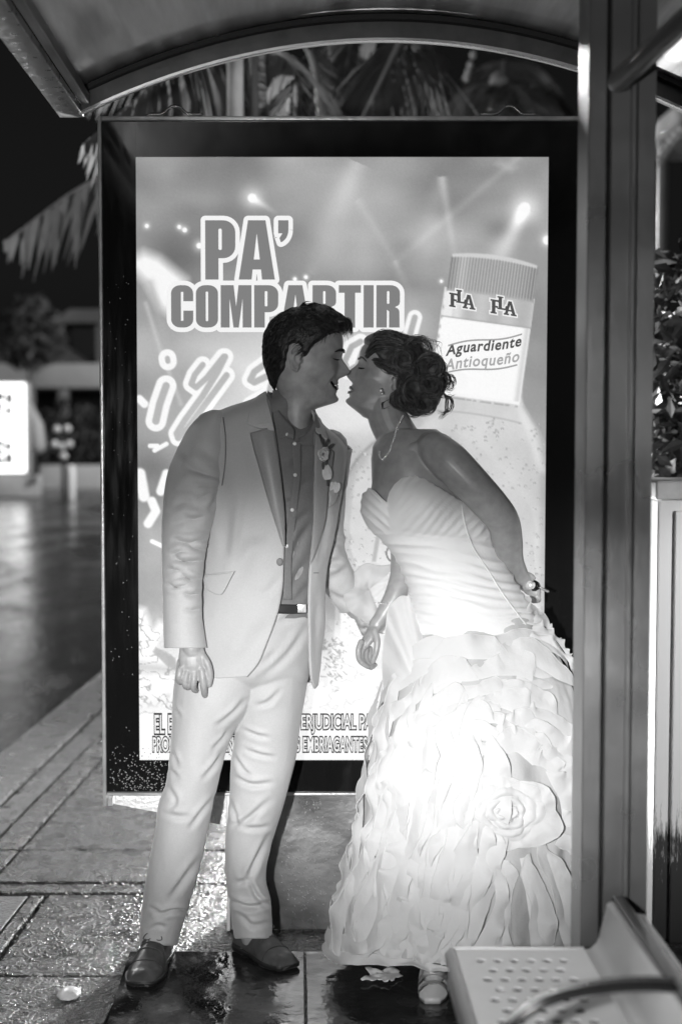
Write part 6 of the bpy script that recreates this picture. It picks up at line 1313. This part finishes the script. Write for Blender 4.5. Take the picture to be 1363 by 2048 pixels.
# pleats falling from the rosette
for i in range(10):
    a = math.radians(158-15*i); x0_, y0_ = 1005+88*math.cos(a), 1650+72*abs(math.sin(a)); x1_, y1_ = 1005+(x0_-1005)*2.05, 1930
    ruffle([(x0_, y0_), ((x0_*2+x1_)/3, (y0_*2+y1_)/3), ((x0_+2*x1_)/3, (y0_+2*y1_)/3), (x1_, y1_)], 1 if i % 2 else -1, 0.075, 0.006, 1.2, 50, 0.004, 'pleat', curl=0.12)
# rosette: a spiral of cloth standing off the skirt
th0, v0 = find(1010, 1625); p0, n0 = surf(np.array([th0]), np.array([v0])); p0, n0 = p0[0], n0[0]; e1 = np.cross((0, 0, 1.0), n0); e1 /= np.linalg.norm(e1); e2 = np.cross(n0, e1)
def crescent(r, a0, span, h, wid, n=46):
    s_ = np.linspace(0, 1, n); a = a0 + span*s_; env = np.sin(np.pi*np.clip(s_*0.96+0.02, 0, 1))**0.55; rw = r*(1 + 0.10*np.sin(a*2.1+r*90)) ; rows = []
    for j in np.linspace(0, 1, 8):
        rr_ = rw + wid*env*(j-0.35) ; hh = h*(np.sin(j*2.6)*0.9 + 0.12*j*np.sin(a*6+r*200))*env
        rows.append(p0 + e1*(rr_*np.cos(a))[:, None]*1.08 + e2*(rr_*np.sin(a)*0.80)[:, None] + n0*(0.001 + 0.9*hh)[:, None])
    A_ = np.array(rows).transpose(1, 0, 2); A_ = A_ + 0.007*np.stack([fbm(A_*18+k_*5, 3) for k_ in range(3)], -1); return MB().grid(A_, False).tube(A_[:, -1], 0.0010, 5).build('rosette_petal', RUF, gown)
for r_, cnt, h_, w_ in ((0.088, 5, 0.006, 0.060), (0.068, 5, 0.010, 0.050), (0.050, 4, 0.018, 0.040), (0.032, 3, 0.021, 0.030), (0.016, 3, 0.022, 0.020)):
    for k in range(cnt): crescent(r_*random.uniform(0.94, 1.06), 2*np.pi*k/cnt + r_*40, 2*np.pi/cnt*random.uniform(1.25, 1.6), h_, w_)
# bustle behind
for i in range(4): ruffle([(1062-3*i, 1236+14*i), (1092, 1240+18*i), (1124, 1262+20*i), (1148, 1300+22*i), (1160, 1350+24*i)], -1, 0.052-0.006*i, 0.010, 4, 60, 0.012)
ruffle([(1050, 1222), (1085, 1222), (1115, 1240), (1140, 1275)], -1, 0.050, 0.012, 4, 60, 0.0)
# sheer flounce by the far hand and the one in front of the wrist
def fan_sheet(name, apex, rim, mat, parent, sag=0.012, n=70, m=14, waves=5):
    a = np.array(apex); R_ = curve3(rim, n); s_ = np.linspace(0, 1, m)[None, :, None]; b_ = np.sin(np.linspace(0, waves*2*np.pi, n))[:, None]
    A_ = a*(1-s_) + R_[:, None]*s_; A_[..., 1] += -sag*np.sin(np.pi*s_[..., 0]) + 0.006*b_*s_[..., 0]**2; return MB().grid(A_, False).tube(A_[:, -1], 0.0013, 5).build(name, mat, parent)
f1_ = [(794, 1128, 3.945), (760, 1132, 3.945), (734, 1127, 3.94), (710, 1143, 3.93), (693, 1169, 3.915), (688, 1190, 3.90), (692, 1212, 3.895), (708, 1229, 3.895), (742, 1250, 3.90), (765, 1258, 3.91)]
fan_sheet('flounce', P(738, 1178, 3.93), [P(*q) for q in f1_], VEIL, gown, 0.020)
fan_sheet('flounce', P(800, 1150, 3.95), [P(*q) for q in ((745, 1140, 3.955), (728, 1180, 3.95), (722, 1230, 3.945), (745, 1262, 3.94), (790, 1270, 3.94))], VEIL, gown, 0.015)
fan_sheet('flounce', P(856, 1420, 3.70), [P(*q) for q in ((846, 1222, 3.79), (826, 1196, 3.79), (808, 1192, 3.785), (794, 1197, 3.785), (779, 1213, 3.782), (773, 1236, 3.78), (770, 1264, 3.78), (765, 1302, 3.78), (764, 1348, 3.78), (770, 1400, 3.775), (790, 1450, 3.76))], RUF, gown, 0.045)
# open shoe
SH = M('pale_shoe', 0.45, 0.35, var=0.1)
gx, gy = float(P(866, 1955, 3.60)[0]), 3.60
sh = MB()
s_ = np.linspace(0, 1, 30); wd_ = hermite([0, 0.15, 0.6, 0.85, 1], [0.022, 0.030, 0.040, 0.036, 0.018], s_); hh = np.array((gx+0.02, gy+0.15, 0)); tt_ = np.array((gx-0.01, gy-0.085, 0)); ax = tt_-hh
S = [np.concatenate([hh + ax*s_[:, None] + np.array((1, 0, 0))*wd_[:, None] + np.array((0, 0, 1))*(z_ + 0.045*(1-s_)**2)[:, None], (hh + ax*s_[:, None] - np.array((1, 0, 0))*wd_[:, None] + np.array((0, 0, 1))*(z_ + 0.045*(1-s_)**2)[:, None])[::-1]]) for z_ in (FZ+0.001, FZ+0.016)]
sho = sh.grid(np.array(S), True, True).build('shoe', SH, bride)
MB().grid(np.array([[hh + ax*u_ + np.array((0.041*math.cos(t), 0, FZ+0.016+0.042*math.sin(t))) for t in np.linspace(0, np.pi, 20)] for u_ in np.linspace(0.60, 0.80, 8)]), False).build('strap', SILVER, sho)
MB().grid(np.array([[hh + ax*u_ + np.array((0.039*math.cos(t), 0, FZ+0.016+0.036*math.sin(t))) for t in np.linspace(0, np.pi, 20)] for u_ in np.linspace(0.88, 0.96, 4)]), False).build('strap', SH, sho)
# what she holds behind her back
hold = empty('held_bottle', tuple(float(c_) for c_ in P(1066, 1180, 3.90)), 'small dark bottle with bright metal cap in the hand behind the bride', 'bottle')
c_ = P(1060, 1170, 3.885); d_ = np.array((0.80, -0.35, -0.25)); d_ /= np.linalg.norm(d_)
MB().tube([c_ - d_*0.012, c_ + d_*0.012], 0.0165, 20).build('bottle_neck', M('dark_glass', 0.01, 0.12, spec=0.7), hold)
c2 = P(1057, 1169, 3.862); MB().tube([c2, c2 + np.array((0.004, -0.006, -0.001))], 0.0125, 20).build('cap', SILVER, hold)
c3 = P(1072, 1172, 3.875); MB().tube([c3, P(1095, 1183, 3.87)], 0.0036, 10).build('stem', M('cap_strip', 0.3, 0.3, 0.6), hold)
